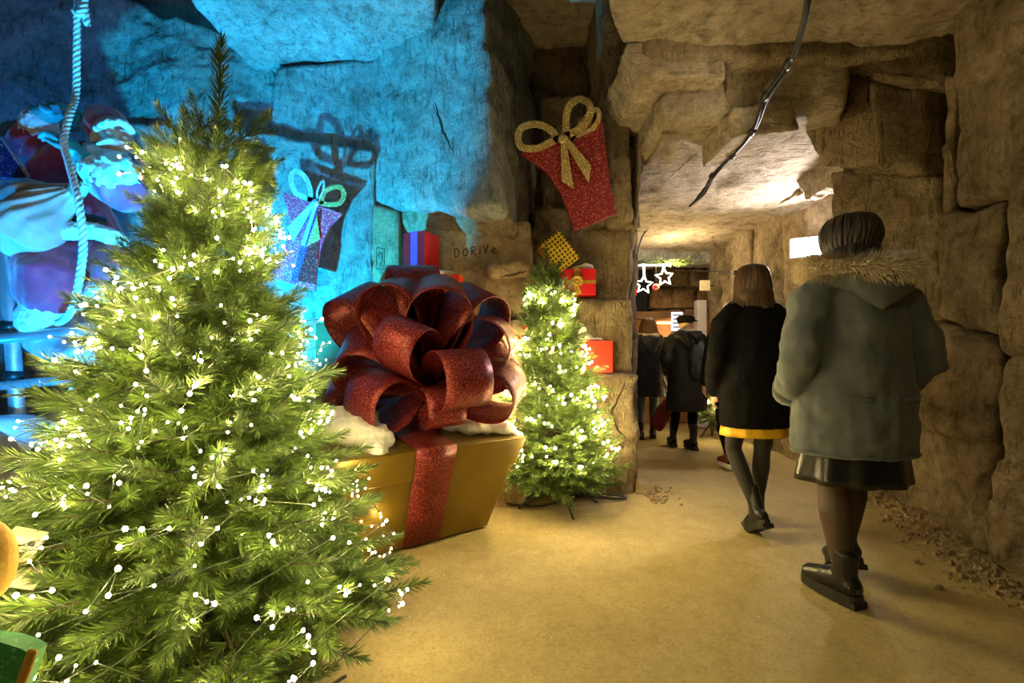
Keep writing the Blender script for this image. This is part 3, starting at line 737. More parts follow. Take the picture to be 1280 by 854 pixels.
# --- small tree by the pillar
TS = V((0.345, 3.36, 0.0))
small = thing('christmas_tree', 'small lit fir tree on a dark stand beside the rock pillar', 'christmas tree', TS)
def rad_small(z): return max(0.06, min(0.43, 0.07 + (1.80 - z) * 0.245))
make_tree(small, 1.96, 0.20, rad_small, 230, BOUGH_S, BLEN_S, rg, (-0.09, 0), 0.24, 0.016, -0.15, 0.8)
stand(small, 0.30, 4, -1.35)
light_string('fairy_light_string', 'warm white fairy lights wound round the small tree by the pillar', TS,
             cone_string(230, 1.62, 0.30, 9, rad_small, rg, -PI / 2, 1.9, 0.02, 0.85, 1.08, (-0.09, 0), 1.75, (0, .03), 3, 0.03), 0.0068)
for (px, py) in ((657, 410), (650, 423), (690, 440)):
    p = P(px, py, 3.12); s_ = MB(); s_.ball((0, 0, 0), 0.016, 10, 7); s_.tube([(0, 0, 0.014), (0, 0, 0.024)], 0.004, 6)
    lab = {657: 'tiny orange bauble highest in the small tree', 650: 'tiny orange bauble at the left edge of the small tree', 690: 'tiny orange bauble in the middle of the small tree'}[px]
    o = s_.build('bauble', simple('orange_bauble', (0.75, 0.13, 0.04), 0.3)); o.location = p; tag(o, lab, 'bauble', 'orange baubles in the small tree')
# ================================================================== glitter cut-outs on the walls
G_RED = glitter('red_glitter', (0.26, 0.008, 0.015), (0.9, 0.35, 0.25), 0.5, 0.1, 190, 0.90)
G_GOLD = glitter('gold_glitter', (0.52, 0.36, 0.10), (1.0, 0.9, 0.55), 0.45, 0.3, 190, 0.80)
G_PINK = glitter('pink_glitter', (0.92, 0.05, 0.13), (1.0, 0.55, 0.8), 0.5, 0.1, 190, 0.85)
G_MAUVE = glitter('mauve_glitter', (0.75, 0.07, 0.24), (0.9, 0.6, 1.0), 0.5, 0.1, 190, 0.85)
G_PURPLE = glitter('purple_glitter', (0.12, 0.05, 0.32), (0.5, 0.35, 0.9), 0.5, 0.1, 190, 0.9)
G_SILVER = glitter('silver_glitter', (0.55, 0.62, 0.65), (1, 1, 1), 0.4, 0.4, 190, 0.75)
G_BLUE = glitter('blue_glitter', (0.02, 0.05, 0.22), (0.6, 0.8, 1.0), 0.5, 0.1, 120, 0.93)
def flat(name, pts, Y, th, mat, parent, lean=0.0):
    """board cut to an outline, standing at depth Y"""
    w_ = [P(x, y, Y + lean * (x - 640) / 100) for x, y in pts]
    mb = MB(); mb.poly(w_, V((0, th, 0))); o = mb.build(name, mat, parent, False)
    bm = bmesh.new(); bm.from_mesh(o.data); bmesh.ops.recalc_face_normals(bm, faces=bm.faces); bm.to_mesh(o.data); bm.free()
    return o
def band_loop(name, pts, wd, Y, th, mat, parent):
    """closed flat ring following pts (pixels), band width wd px"""
    path = smooth_path([V((x, y, 0)) for x, y in pts] + [V((pts[0][0], pts[0][1], 0))], 8)[:-1]
    n = len(path); c = sum(path, V()) / n; vs = []; fs = []
    for i, p in enumerate(path):
        t = (path[(i + 1) % n] - path[i - 1]).normalized(); nn = V((t.y, -t.x, 0))
        if nn.dot(p - c) > 0: nn = -nn
        q = p + nn * wd
        for a in (p, q):
            for yy in (Y, Y + th): vs.append(P(a.x, a.y, yy))
    for i in range(n):
        j = (i + 1) % n; a, b = i * 4, j * 4
        fs += [(a, b, b + 2, a + 2), (a + 1, a + 3, b + 3, b + 1), (a, a + 1, b + 1, b), (a + 2, b + 2, b + 3, a + 3)]
    return MB().add(vs, fs).build(name, mat, parent, False)
def at_origin(t, o):                     # keep world placement of a part under a thing
    return o
# red gift with gold bow, hanging in the niche
t = thing('gift_cutout', 'red glitter gift cut-out with a gold bow hanging in the niche', 'decoration')
Yr = 3.42
flat('body', [(651, 192), (703, 172), (753, 150), (757, 185), (762, 225), (770, 266), (745, 278), (717, 288), (710, 262), (700, 240), (685, 216), (668, 203)], Yr, 0.03, G_RED, t)
band_loop('bow_loop', [(703, 176), (692, 160), (672, 151), (650, 156), (643, 172), (650, 188), (672, 190), (690, 182)], 9, Yr - 0.03, 0.02, G_GOLD, t)
band_loop('bow_loop', [(704, 176), (703, 150), (708, 130), (722, 120), (737, 124), (743, 138), (735, 158), (718, 170)], 9, Yr - 0.03, 0.02, G_GOLD, t)
band_loop('bow_loop', [(712, 176), (720, 158), (735, 140), (747, 134), (752, 146), (744, 162), (728, 170)], 6, Yr - 0.008, 0.006, G_GOLD, t)
flat('ribbon_tail', [(701, 174), (708, 176), (717, 235), (702, 226)], Yr - 0.03, 0.015, G_GOLD, t)
flat('ribbon_tail', [(704, 174), (709, 171), (739, 207), (736, 228)], Yr - 0.035, 0.015, G_GOLD, t)
mb = MB(); mb.ball(P(704, 174, Yr - 0.03), (0.042, 0.02, 0.036), 12, 8); mb.build('knot', G_GOLD, t)
# pink and mauve gift on the blue wall
t = thing('gift_cutout', 'pink and mauve glitter gift cut-out on the blue wall', 'decoration')
Yp = 3.55
flat('body', [(353, 240), (388, 252), (397, 256), (427, 267), (412, 283), (402, 305), (396, 335), (394, 364), (375, 358), (336, 346), (350, 322), (360, 298), (361, 270)], Yp, 0.02, G_MAUVE, t)
flat('pink_panel', [(354, 241), (388, 253), (372, 300), (362, 292), (361, 270)], Yp - 0.008, 0.007, G_PINK, t)
flat('pink_panel', [(398, 257), (427, 267), (412, 283), (402, 304), (386, 298)], Yp - 0.008, 0.007, G_PINK, t)
flat('red_panel', [(390, 262), (402, 262), (399, 300), (396, 335), (394, 356), (371, 351)], Yp - 0.014, 0.006, G_RED, t)
flat('centre_ribbon', [(391, 254), (398, 257), (384, 310), (370, 354), (364, 350), (376, 306)], Yp - 0.02, 0.006, G_PURPLE, t)
flat('ribbon_tail', [(390, 252), (359, 284), (366, 303), (393, 256)], Yp - 0.028, 0.007, G_SILVER, t)
flat('ribbon_tail', [(396, 270), (400, 299), (383, 308)], Yp - 0.028, 0.007, G_GOLD, t)
flat('ribbon_tail', [(392, 256), (396, 258), (381, 308), (376, 306)], Yp - 0.028, 0.006, G_SILVER, t)
band_loop('bow_loop', [(390, 254), (391, 238), (384, 220), (372, 211), (362, 216), (361, 230), (368, 244), (380, 250)], 6.5, Yp - 0.035, 0.012, G_SILVER, t)
band_loop('bow_loop', [(398, 256), (402, 240), (414, 232), (427, 232), (433, 243), (427, 256), (412, 259)], 6, Yp - 0.045, 0.012, G_GOLD, t)
band_loop('bow_loop', [(396, 252), (395, 240), (400, 228), (405, 225), (406, 234), (402, 246)], 2.6, Yp - 0.05, 0.012, G_SILVER, t)
mb = MB(); mb.ball(P(394, 254, Yp - 0.04), (0.030, 0.018, 0.032), 12, 8); mb.build('knot', G_SILVER, t)
# corner of another cut-out behind the big tree, glittering blue corner at the left edge
t = thing('gift_cutout', 'dark red glitter corner showing behind the top of the big tree', 'decoration')
flat('body', [(284, 203), (317, 204), (319, 224), (330, 262), (284, 262)], 3.62, 0.02, G_RED, t)
flat('trim', [(316, 204), (319, 204), (322, 226), (332, 262), (329, 262), (319, 226)], 3.61, 0.008, G_GOLD, t)
t = thing('star_cutout', 'dark blue glitter cut-out point at the left edge above the sack', 'decoration')
flat('body', [(-40, 150), (0, 174), (36, 221), (4, 222), (-40, 226)], 3.0, 0.02, G_BLUE, t)
flat('trim', [(-2, 170), (1, 172), (37, 220), (33, 221)], 2.99, 0.008, G_SILVER, t)

# ================================================================== small gifts on the ledges
RED1 = simple('red_paper', (0.55, 0.012, 0.02), 0.3, 0, 0.06, 4)
RED2 = simple('orange_red_paper', (0.80, 0.045, 0.025), 0.4, 0, 0.06, 4)
MAU = simple('mauve_ribbon', (0.36, 0.06, 0.30), 0.35, 0, 0.1, 20)
GOLDR = simple('gold_ribbon', (0.62, 0.40, 0.07), 0.3, 0.6, 0.1, 20)
WHITEP = simple('white_card', (0.75, 0.74, 0.70), 0.7)
def polka(name):
    m, nt, b = new_mat(name); tc = N(nt, 'ShaderNodeTexCoord')
    vo = N(nt, 'ShaderNodeTexVoronoi', Scale=32.0, Randomness=0.12, voronoi_dimensions='2D')
    sp = N(nt, 'ShaderNodeSeparateXYZ'); nt.links.new(tc.outputs['Object'], sp.inputs[0]); ad = N(nt, 'ShaderNodeMath', operation='ADD'); nt.links.new(sp.outputs[1], ad.inputs[0]); nt.links.new(sp.outputs[2], ad.inputs[1])
    cb = N(nt, 'ShaderNodeCombineXYZ'); nt.links.new(sp.outputs[0], cb.inputs[0]); nt.links.new(ad.outputs[0], cb.inputs[1]); nt.links.new(cb.outputs[0], vo.inputs['Vector'])
    r = ramp(nt, vo.outputs['Distance'], [(0.30, (0.10, 0.04, 0.02)), (0.34, (0.80, 0.58, 0.03))])
    nt.links.new(r.outputs[0], b.inputs['Base Color']); b.inputs['Roughness'].default_value = 0.35
    return m
POLKA = polka('yellow_polka_paper')
def gift_box(label, c, size, rz, mat, ry=0.0, ribbon=None, rosette=False, tower=False, snowed=False, cross=True):
    """small wrapped box standing on c (base centre)"""
    t = thing('gift_box', label, 'gift', c, rz); t.rotation_euler = (0, ry, rz)
    sx, sy, sz = size; mb = MB(); mb.box((0, 0, sz / 2), size)
    bevel(mb.build('box', mat, t, False), 0.004)
    if ribbon is not None:
        e = 0.003; rw = min(sx, sz) * 0.10
        if tower: rw = sx * 0.16
        mb = MB()
        mb.box((0, -sy / 2 - e / 2, sz / 2), (rw * 2, e, sz)); mb.box((0, 0, sz + e / 2), (rw * 2, sy + 2 * e, e))
        mb.build('ribbon', ribbon, t, False)
        if cross:
            mb = MB(); mb.box((0, -sy / 2 - e / 2 - 0.001, sz * 0.5), (sx + 2 * e, e, rw * 1.3)); mb.build('ribbon', ribbon, t, False)
    if rosette:
        mb = MB()
        for k in range(9):
            a = 2 * PI * k / 9; d = V((math.cos(a), 0, math.sin(a))); c0 = V((0, -sy / 2 - 0.01, sz * 0.52))
            path = [c0 + d * 0.0, c0 + d * 0.032 + V((0, -0.03, 0)), c0 + d * 0.050 + V((0, -0.012, 0)), c0 + d * 0.028 + V((0, -0.004, 0)), c0]
            mb.tube(smooth_path(path, 4), [(0.014, 0.002)] * 17, n=6, side=d.cross(V((0, 1, 0))), round_caps=False)
        mb.ball(V((0, -sy / 2 - 0.03, sz * 0.52)), 0.018, 8, 6)
        mb.build('rosette', ribbon, t)
        for sg in (-1, 1):
            mb = MB(); mb.tube(smooth_path([V((0, -sy / 2 - .012, sz * .5)), V((sg * .02, -sy / 2 - .016, sz * .2)), V((sg * .035, -sy / 2 - .012, sz * .04))], 4), [(0.010, 0.0015)] * 9, n=4, side=(1, 0, 0), round_caps=False)
            mb.build('ribbon_tail', ribbon, t)
    return t
g1 = P(526, 290, 3.54)
gift_box('tall red gift box with a mauve ribbon standing on the ledge behind the bow', (g1.x - 0.005, 3.60, LEDGE_Z + 0.012), (0.20, 0.20, g1.z - LEDGE_Z - 0.02), math.radians(-24), RED1, 0, MAU, tower=True, cross=False)
g2 = P(562, 342, 3.42)
gift_box('small red gift with gold string beside the tall red box', (g2.x, 3.50, LEDGE_Z + 0.012), (0.16, 0.12, g2.z - LEDGE_Z - 0.01), math.radians(-8), RED2, 0, GOLDR)
c = P(709, 372, 3.60); c = V((c.x + 0.05, 3.86, 1.602))
gb = gift_box('red gift with gold rosette and crossed gold ribbon on the pillar ledge', (0.53, 3.76, 1.605), (0.30, 0.17, 0.215), math.radians(-3), RED1, 0, GOLDR, rosette=True)
py_ = gift_box('yellow gift box with dark polka dots leaning over the red rosette gift', (0.46, 3.70, 1.83), (0.20, 0.15, 0.27), 0, POLKA)
py_.rotation_euler = (0, math.radians(-38), math.radians(6)); py_.location = (0.455, 3.70, 1.838)
gift_box('plain orange-red gift box on the low shelf of the pillar', (0.665, 3.60, 0.985), (0.225, 0.16, 0.245), math.radians(4), RED2)
snow('cotton_snow', 'white cotton snow lying on the red rosette gift', [((0.56, 3.76, 1.84), (.07, .06, .025)), ((0.62, 3.75, 1.845), (.05, .05, .03)), ((0.60, 3.73, 1.84), (.06, .03, .02))], voxel=0.01)
snow('cotton_snow', 'white cotton snow behind the plain orange-red gift', [((0.60, 3.64, 1.262), (.05, .05, .03)), ((0.57, 3.66, 1.30), (.035, .04, .04)), ((0.65, 3.62, 1.245), (.07, .06, .014))], voxel=0.01)
snow('cotton_snow', 'bit of white cotton snow on the small gift with gold string', [((g2.x - 0.03, 3.50, g2.z + 0.012), (.06, .05, .012)), ((g2.x - 0.06, 3.47, g2.z + 0.018), (.035, .04, .016))], voxel=0.009)

# ================================================================== things at the left edge
YEL = simple('yellow_felt', (0.48, 0.27, 0.02), 0.7, 0, 0.1, 10, 0.3, 80)
GRN = glitter('green_felt', (0.03, 0.34, 0.09), (0.1, 0.6, 0.25), 0.6, 0.0, 220, 0.9)
t = thing('felt_ornament', 'yellow round felt ornament cut off by the left frame edge', 'ornament')
cc = P(-22, 702, 0.95); mb = MB(); mb.ball(cc, (0.060, 0.045, 0.090), 24, 14); mb.build('body', YEL, t)
mb = MB(); mb.tube([cc + V((0.012, 0, 0.088)), cc + V((0.02, 0, 0.105))], 0.005, 6); mb.build('hanging_loop', GOLDR, t)
t = thing('felt_hat', 'green felt brim with gold trim in the bottom left corner', 'ornament')
mb = MB(); mb.poly([P(x, y, 0.80) for x, y in ((-70, 797), (0, 803), (26, 811), (38, 818), (14, 880), (-70, 900))], V((0, .03, 0)))
o = mb.build('brim', GRN, t, False); bm = bmesh.new(); bm.from_mesh(o.data); bmesh.ops.recalc_face_normals(bm, faces=bm.faces); bm.to_mesh(o.data); bm.free()
mb = MB(); mb.tube([P(40, 816, .797), P(28, 850, .797), P(15, 885, .797)], [(.009, .006)] * 3, 8); mb.build('gold_trim', YEL, t)
t = thing('candy_box', 'small red and cream box between yellow ornament and big tree', 'box', P(28, 682, 1.25))
mb = MB(); R_ = Matrix.Rotation(0.5, 3, 'Y') @ Matrix.Rotation(0.5, 3, 'Z'); mb.box((0, 0, 0), (0.075, 0.05, 0.075), R_); bevel(mb.build('box', simple('cream_card', (0.62, 0.52, 0.38), 0.6), t, False), .004)
mb = MB(); mb.box((-0.018, 0, -0.004), (0.034, 0.054, 0.079), R_); mb.build('red_band', RED1, t, False)
mb = MB(); mb.box((-0.002, 0.02, -0.085), (0.06, 0.05, 0.06), R_); mb.build('lower_tray', MATS['cream_card'], t, False)
mb = MB(); mb.ball(R_ @ V((0.02, -0.03, 0.03)), 0.008, 8, 6); mb.build('button', METAL_D, t)
# floodlit white case and dark box under the ladder
WHITE = simple('white_plastic', (0.80, 0.82, 0.84), 0.35)
t = thing('storage_case', 'white plastic case brightly lit blue below the ladder', 'case', (0, 0, 0))
c0 = P(22, 562, 2.72)
mb = MB(); mb.tube(smooth_path([V((c0.x - .42, 2.8, c0.z + .12)), V((c0.x - .1, 2.76, c0.z + .17)), V((c0.x + .10, 2.78, c0.z + .06)), V((c0.x + .14, 2.8, c0.z - .16))], 6), [(0.16, 0.03)] * 19, n=12, side=(0, 1, 0)); mb.build('lid', WHITE, t)
mb = MB(); mb.box((c0.x - .2, 2.86, (c0.z + .1) / 2), (0.6, 0.28, c0.z + .1)); bevel(mb.build('body', WHITE, t, False), 0.02, 3)
t = thing('flood_lamp_housing', 'black lamp housing beside the white case', 'lamp', P(62, 575, 2.6))
mb = MB(); mb.box((0, 0, 0), (0.12, 0.10, 0.15)); bevel(mb.build('housing', METAL_D, t, False), .008)
for k in range(5):
    mb = MB(); mb.box((-0.045 + k * 0.0225, 0.058, 0), (0.006, 0.02, 0.13)); mb.build('fin', METAL_D, t, False)
mb = MB(); mb.tube([V((-.07, 0, -.02)), V((-.07, 0, -.10)), V((.07, 0, -.10)), V((.07, 0, -.02))], 0.006, 6); mb.tube([V((0, 0, -.10)), V((0, 0, -P(62, 575, 2.6).z + .01))], 0.012, 6); mb.build('bracket', METAL_D, t)

# ================================================================== ladder frame and rope
STEEL = simple('galvanised_tube', (0.55, 0.57, 0.58), 0.35, 0.7, 0.1, 12)
t = thing('scaffold_frame', 'galvanised tube frame with two rails at the left edge', 'frame')
def tb(name, a, b, r): mb = MB(); mb.tube([P(*a), P(*b)], r, 12); return mb.build(name, STEEL, t)
tb('upright', (3, 240, 2.95), (30, 640, 2.95), 0.040); tb('upright', (-70, 240, 3.0), (-50, 640, 3.0), 0.04)
tb('rail', (-90, 431, 2.88), (142, 411, 2.93), 0.036); tb('rail', (-90, 491, 2.9), (92, 474, 2.95), 0.030)
tb('rung', (-62, 340, 3.0), (10, 345, 2.97), 0.022); tb('foot_post', (89, 455, 3.0), (90, 640, 3.0), 0.014)
for (px, py) in ((12, 408), (17, 470)):
    mb = MB(); a = P(px, py, 2.95); mb.tube([a - V((0, 0, .03)), a + V((0, 0, .03))], 0.05, 12, round_caps=False); mb.build('clamp', METAL_D, t)
# ================================================================== figures
SKIN = simple('skin', (0.55, 0.34, 0.24), 0.5, 0, 0.06, 20)
def lerp(a, b, t): return V(a).lerp(V(b), t)
def add_leg(mb, hip, knee, ankle, s=1.0, foot_dir=(0, 1, 0), foot_pitch=0.0):
    hip, knee, ankle = V(hip), V(knee), V(ankle)
    mb.tube([hip, lerp(hip, knee, .35), lerp(hip, knee, .75), knee, lerp(knee, ankle, .28), lerp(knee, ankle, .6), lerp(knee, ankle, .88), ankle],
            [.092 * s, .085 * s, .066 * s, .056 * s, .060 * s, .048 * s, .035 * s, .034 * s], 14)
    d = V(foot_dir).normalized(); d.z = foot_pitch; d.normalize()
    mb.tube([ankle - d * .045 - ZZ * .035, ankle + d * .05 - ZZ * .045, ankle + d * .15 - ZZ * .058], [(.034, .034), (.040, .032), (.034, .020)], 12, side=ZZ.cross(d))
def add_arm(mb, sh, el, wr, s=1.0):
    sh, el, wr = V(sh), V(el), V(wr)
    mb.tube([sh, lerp(sh, el, .3), lerp(sh, el, .8), el, lerp(el, wr, .25), lerp(el, wr, .8), wr], [.054 * s, .050 * s, .042 * s, .040 * s, .041 * s, .029 * s, .026 * s], 12)
def add_hand(mb, wr, d, palm_n, curl=0.5, s=1.0, right=True):
    """palm + five fingers; d = pointing direction, palm_n = the way the palm faces"""
    wr = V(wr); d = V(d).normalized(); n = V(palm_n); n = (n - d * n.dot(d)).normalized(); sd = d.cross(n) * (1 if right else -1)
    mb.tube([wr, wr + d * .045 * s, wr + d * .085 * s], [(.026 * s, .018 * s), (.038 * s, .015 * s), (.040 * s, .012 * s)], 12, side=sd)
    for k, (o, ln) in enumerate(((-.030, .068), (-.010, .078), (.010, .074), (.030, .058))):
        p = wr + d * .085 * s + sd * o * s; dd = d.copy(); pts = [p - d * 0.015]
        for j in range(3):
            pts.append(p.copy()); a = curl * (0.5 + 0.4 * j); q = Quaternion(d.cross(n), a); dd = (Quaternion(d.cross(n).normalized(), curl) @ dd)
            p = p + dd * ln * s * (0.45, 0.32, 0.23)[j]
        pts.append(p); mb.tube(pts, [.0095 * s, .0092 * s, .0088 * s, .0082 * s, .0070 * s], 8)
    p = wr + d * .025 * s - sd * .024 * s; t1 = (d * 0.7 - sd * 0.6 + n * 0.35).normalized(); t2 = (d * 0.95 + n * 0.4).normalized()
    mb.tube([p, p + t1 * .038 * s, p + t1 * .038 * s + t2 * .034 * s], [.013 * s, .0105 * s, .008 * s], 8)
def add_head(mb, c, s=1.0, yaw=0.0, tilt=0.0):
    """skull, jaw, nose, ears, brow, lips, chin; faces +Y before yaw"""
    R = Matrix.Rotation(yaw, 3, 'Z') @ Matrix.Rotation(tilt, 3, 'X'); c = V(c)
    def q(x, y, z): return c + R @ (V((x, y, z)) * s)
    mb.ball(q(0, -.012, .025), (.076 * s, .094 * s, .090 * s), 18, 12, R)
    mb.ball(q(0, .022, -.045), (.058 * s, .066 * s, .072 * s), 16, 10, R)
    mb.ball(q(0, .055, -.098), (.024 * s, .022 * s, .018 * s), 10, 8, R)
    mb.tube([q(0, .080, .012), q(0, .098, -.022), q(0, .090, -.032)], [.008 * s, .013 * s, .012 * s], 8)
    mb.tube([q(-.022, .078, -.062), q(0, .084, -.060), q(.022, .078, -.062)], .008 * s, 8)
    mb.tube([q(-.04, .070, .028), q(0, .080, .026), q(.04, .070, .028)], .010 * s, 8)
    for g in (-1, 1): mb.ball(q(g * .078, -.006, -.015), (.010 * s, .020 * s, .030 * s), 8, 8, R)
    return [q(-.030, .078, .004), q(.030, .078, .004)]
def eyes(pts, parent, s=1.0):
    for p in pts:
        mb = MB(); mb.ball(p, 0.012 * s, 10, 8); mb.build('eye', EYE, parent)
EYE = simple('eye_white', (0.75, 0.74, 0.72), 0.2)
def add_torso(mb, lean=(0, 0), s=1.0, hipw=1.0):
    lx, ly = lean
    mb.tube([V((0, 0, .86)), V((0, 0, .94)), V((lx * .3, ly * .3, 1.08)), V((lx * .7, ly * .7, 1.26)), V((lx, ly, 1.38)), V((lx, ly, 1.435))],
            [(.15 * s * hipw, .10 * s), (.165 * s * hipw, .115 * s), (.128 * s, .092 * s), (.150 * s, .105 * s), (.150 * s, .090 * s), (.07 * s, .06 * s)], 18, side=(1, 0, 0))
    mb.tube([V((lx, ly, 1.40)), V((lx, ly + .01, 1.47)), V((lx, ly + .03, 1.54))], [.062 * s, .054 * s, .052 * s], 12)
def hair_strands(mb, c, n, top_r, end_fn, rg, w=0.007, front_gap=0.75):
    """hair falling from the crown: flat tapering locks"""
    for i in range(n):
        a = rg.uniform(-PI + front_gap, PI - front_gap) - PI / 2        # all round but the face (+Y)
        r0 = rg.uniform(.0, .035)
        p0 = c + V((r0 * .8 * math.cos(a), r0 * math.sin(a), .116 + rg.uniform(-.003, .006) - r0 * .2))
        j = rg.uniform(.97, 1.04); pm = c + V((top_r[0] * .74 * j * math.cos(a), top_r[1] * .74 * j * math.sin(a) - .008, .093 * j))
        p1 = c + V((top_r[0] * j * math.cos(a), top_r[1] * j * math.sin(a) - .012, .022 + rg.uniform(-.015, .015)))
        p2, p3 = end_fn(a, rg)
        pts = smooth_path([p0, pm, p1, p2, p3], 4)
        m = len(pts); rad = [(w * (0.6 + 0.6 * math.sin(PI * (0.15 + 0.8 * k / m))), 0.0032) for k in range(m)]
        mb.tube(pts, rad, n=5, side=V((-math.sin(a), math.cos(a), 0)), round_caps=False)
def boot(parent, ankle, d, pitch, mat, sole, shaft=0.12, s=1.0, name='boot', lace=None, chunky=True):
    """laced boot round foot and ankle"""
    ankle = V(ankle); d = V(d).normalized(); hd = V((d.x, d.y, 0)).normalized(); sd = ZZ.cross(hd) * -1
    d = (hd * math.cos(pitch) + ZZ * math.sin(pitch)); up = sd.cross(d) * 1
    if up.z < 0: up = -up
    b0 = ankle - up * .075 * s
    mb = MB()
    mb.tube([b0 - d * .030 * s + up * .046 * s, b0 + d * .03 * s + up * .050 * s, b0 + d * .085 * s + up * .044 * s, b0 + d * .140 * s + up * .036 * s],
            [(.041 * s, .048 * s), (.044 * s, .052 * s), (.048 * s, .044 * s), (.044 * s, .036 * s)], 14, side=sd)
    mb.tube([b0 + up * .05 * s - d * .006, ankle + up * .03 * s - d * .004, ankle + up * shaft * s - d * .010], [(.044 * s, .052 * s), (.041 * s, .047 * s), (.045 * s, .050 * s)], 14, side=sd, round_caps=False)
    o = link(name, blend(mb, 0.009, 3, 0.002, 40), mat, parent)
    mb = MB(); out = []
    for k in range(20):
        a = 2 * PI * k / 20; x = math.cos(a); y = math.sin(a)
        ln = (.184 if y > 0 else .072) * s; wd = (.047 if y > 0 else .042) * s
        out.append(b0 + d * ln * (abs(y) ** .8) * (1 if y > 0 else -1) + sd * wd * (abs(x) ** .85) * (1 if x > 0 else -1) + up * .022 * s)
    mb.poly(out, -up * .042 * s); so = mb.build('sole', sole, o, False); recalc(so)
    mb = MB(); mb.box(b0 - d * .036 * s - up * .016 * s, (.070 * s, .066 * s, .024 * s), Matrix((sd, d, up)).transposed()); mb.build('heel', sole, o, False)
    if lace is not None:
        for k in range(5):
            mb = MB(); c = b0 + d * (.075 - .014 * k) * s + up * (.082 + .022 * k) * s
            mb.tube([c - sd * .022 * s, c + d * .006, c + sd * .022 * s], .0032 * s, 6); mb.build('lace', lace, o)
    return o
def recalc(o):
    bm = bmesh.new(); bm.from_mesh(o.data); bmesh.ops.recalc_face_normals(bm, faces=bm.faces); bm.to_mesh(o.data); bm.free(); return o
def paint(me, rules):
    """material index per face by a test of its centre"""
    for p in me.polygons:
        for i, f in rules:
            if f(p.center): p.material_index = i; break
BLACKL = simple('black_leather', (0.012, 0.012, 0.012), 0.32, 0, 0.2, 20, 0.15, 60)
RUBBER = simple('black_rubber', (0.015, 0.014, 0.013), 0.6)
SILVERL = simple('silver_lace', (0.5, 0.5, 0.48), 0.35, 0.7)
TIGHTS = simple('sheer_tights', (0.062, 0.036, 0.025), 0.55, 0, 0.25, 4)
TIGHTS_B = simple('black_tights', (0.012, 0.010, 0.010), 0.8, 0, 0.2, 30, 0.1, 200, 0.2)
BLACKC = simple('black_cloth', (0.006, 0.006, 0.0065), 0.9, 0, 0.2, 8, 0.3, 90, 0, 0.12)
def hair_mat(name, col, col2):
    m, nt, b = new_mat(name); tc = N(nt, 'ShaderNodeTexCoord'); mp = N(nt, 'ShaderNodeMapping'); mp.inputs['Scale'].default_value = (90, 90, 4)
    nt.links.new(tc.outputs['Object'], mp.inputs[0]); nz = N(nt, 'ShaderNodeTexNoise', Scale=1.0, Detail=3.0); nt.links.new(mp.outputs[0], nz.inputs['Vector'])
    r = ramp(nt, nz.outputs['Fac'], [(0.3, col), (0.7, col2)]); nt.links.new(r.outputs[0], b.inputs['Base Color']); b.inputs['Roughness'].default_value = 0.45
    bp = N(nt, 'ShaderNodeBump', Strength=0.5, Distance=0.004); nt.links.new(nz.outputs['Fac'], bp.inputs['Height']); nt.links.new(bp.outputs[0], b.inputs['Normal'])
    return m
H_DARK = hair_mat('dark_hair', (0.012, 0.008, 0.006), (0.04, 0.025, 0.018))
H_BROWN = hair_mat('brown_hair', (0.035, 0.019, 0.009), (0.115, 0.058, 0.026))
def fabric(name, col, col2, sc=4.0, weave=260, rough=0.85, bump=0.25):
    m, nt, b = new_mat(name); tc = N(nt, 'ShaderNodeTexCoord')
    nz = N(nt, 'ShaderNodeTexNoise', Scale=sc, Detail=6.0, Roughness=0.6); nt.links.new(tc.outputs['Object'], nz.inputs['Vector'])
    r = ramp(nt, nz.outputs['Fac'], [(0.3, col), (0.7, col2)]); nt.links.new(r.outputs[0], b.inputs['Base Color'])
    n2 = N(nt, 'ShaderNodeTexNoise', Scale=weave, Detail=2.0); nt.links.new(tc.outputs['Object'], n2.inputs['Vector'])
    n3 = N(nt, 'ShaderNodeTexNoise', Scale=14.0, Detail=3.0); nt.links.new(tc.outputs['Object'], n3.inputs['Vector'])
    ad = N(nt, 'ShaderNodeMath', operation='MULTIPLY_ADD'); ad.inputs[1].default_value = 0.15
    nt.links.new(n2.outputs['Fac'], ad.inputs[0]); nt.links.new(n3.outputs['Fac'], ad.inputs[2])
    bp = N(nt, 'ShaderNodeBump', Strength=bump, Distance=0.012); nt.links.new(ad.outputs[0], bp.inputs['Height']); nt.links.new(bp.outputs[0], b.inputs['Normal'])
    b.inputs['Roughness'].default_value = rough; b.inputs['Sheen Weight'].default_value = 0.15
    return m
PARKA = fabric('grey_green_parka', (0.092, 0.108, 0.118), (0.130, 0.150, 0.160))
FUR = hair_mat('tan_fur', (0.56, 0.45, 0.30), (0.92, 0.82, 0.64))
YSKIRT = simple('yellow_satin', (0.80, 0.47, 0.015), 0.5, 0, 0.12, 12, 0.3, 12)
NAVY = simple('navy_quilt', (0.016, 0.022, 0.050), 0.55, 0, 0.15, 6, 0.2, 40)
JEANS = fabric('blue_jeans', (0.06, 0.085, 0.13), (0.15, 0.20, 0.27), 3.0)
def pleat(mb_pts): pass
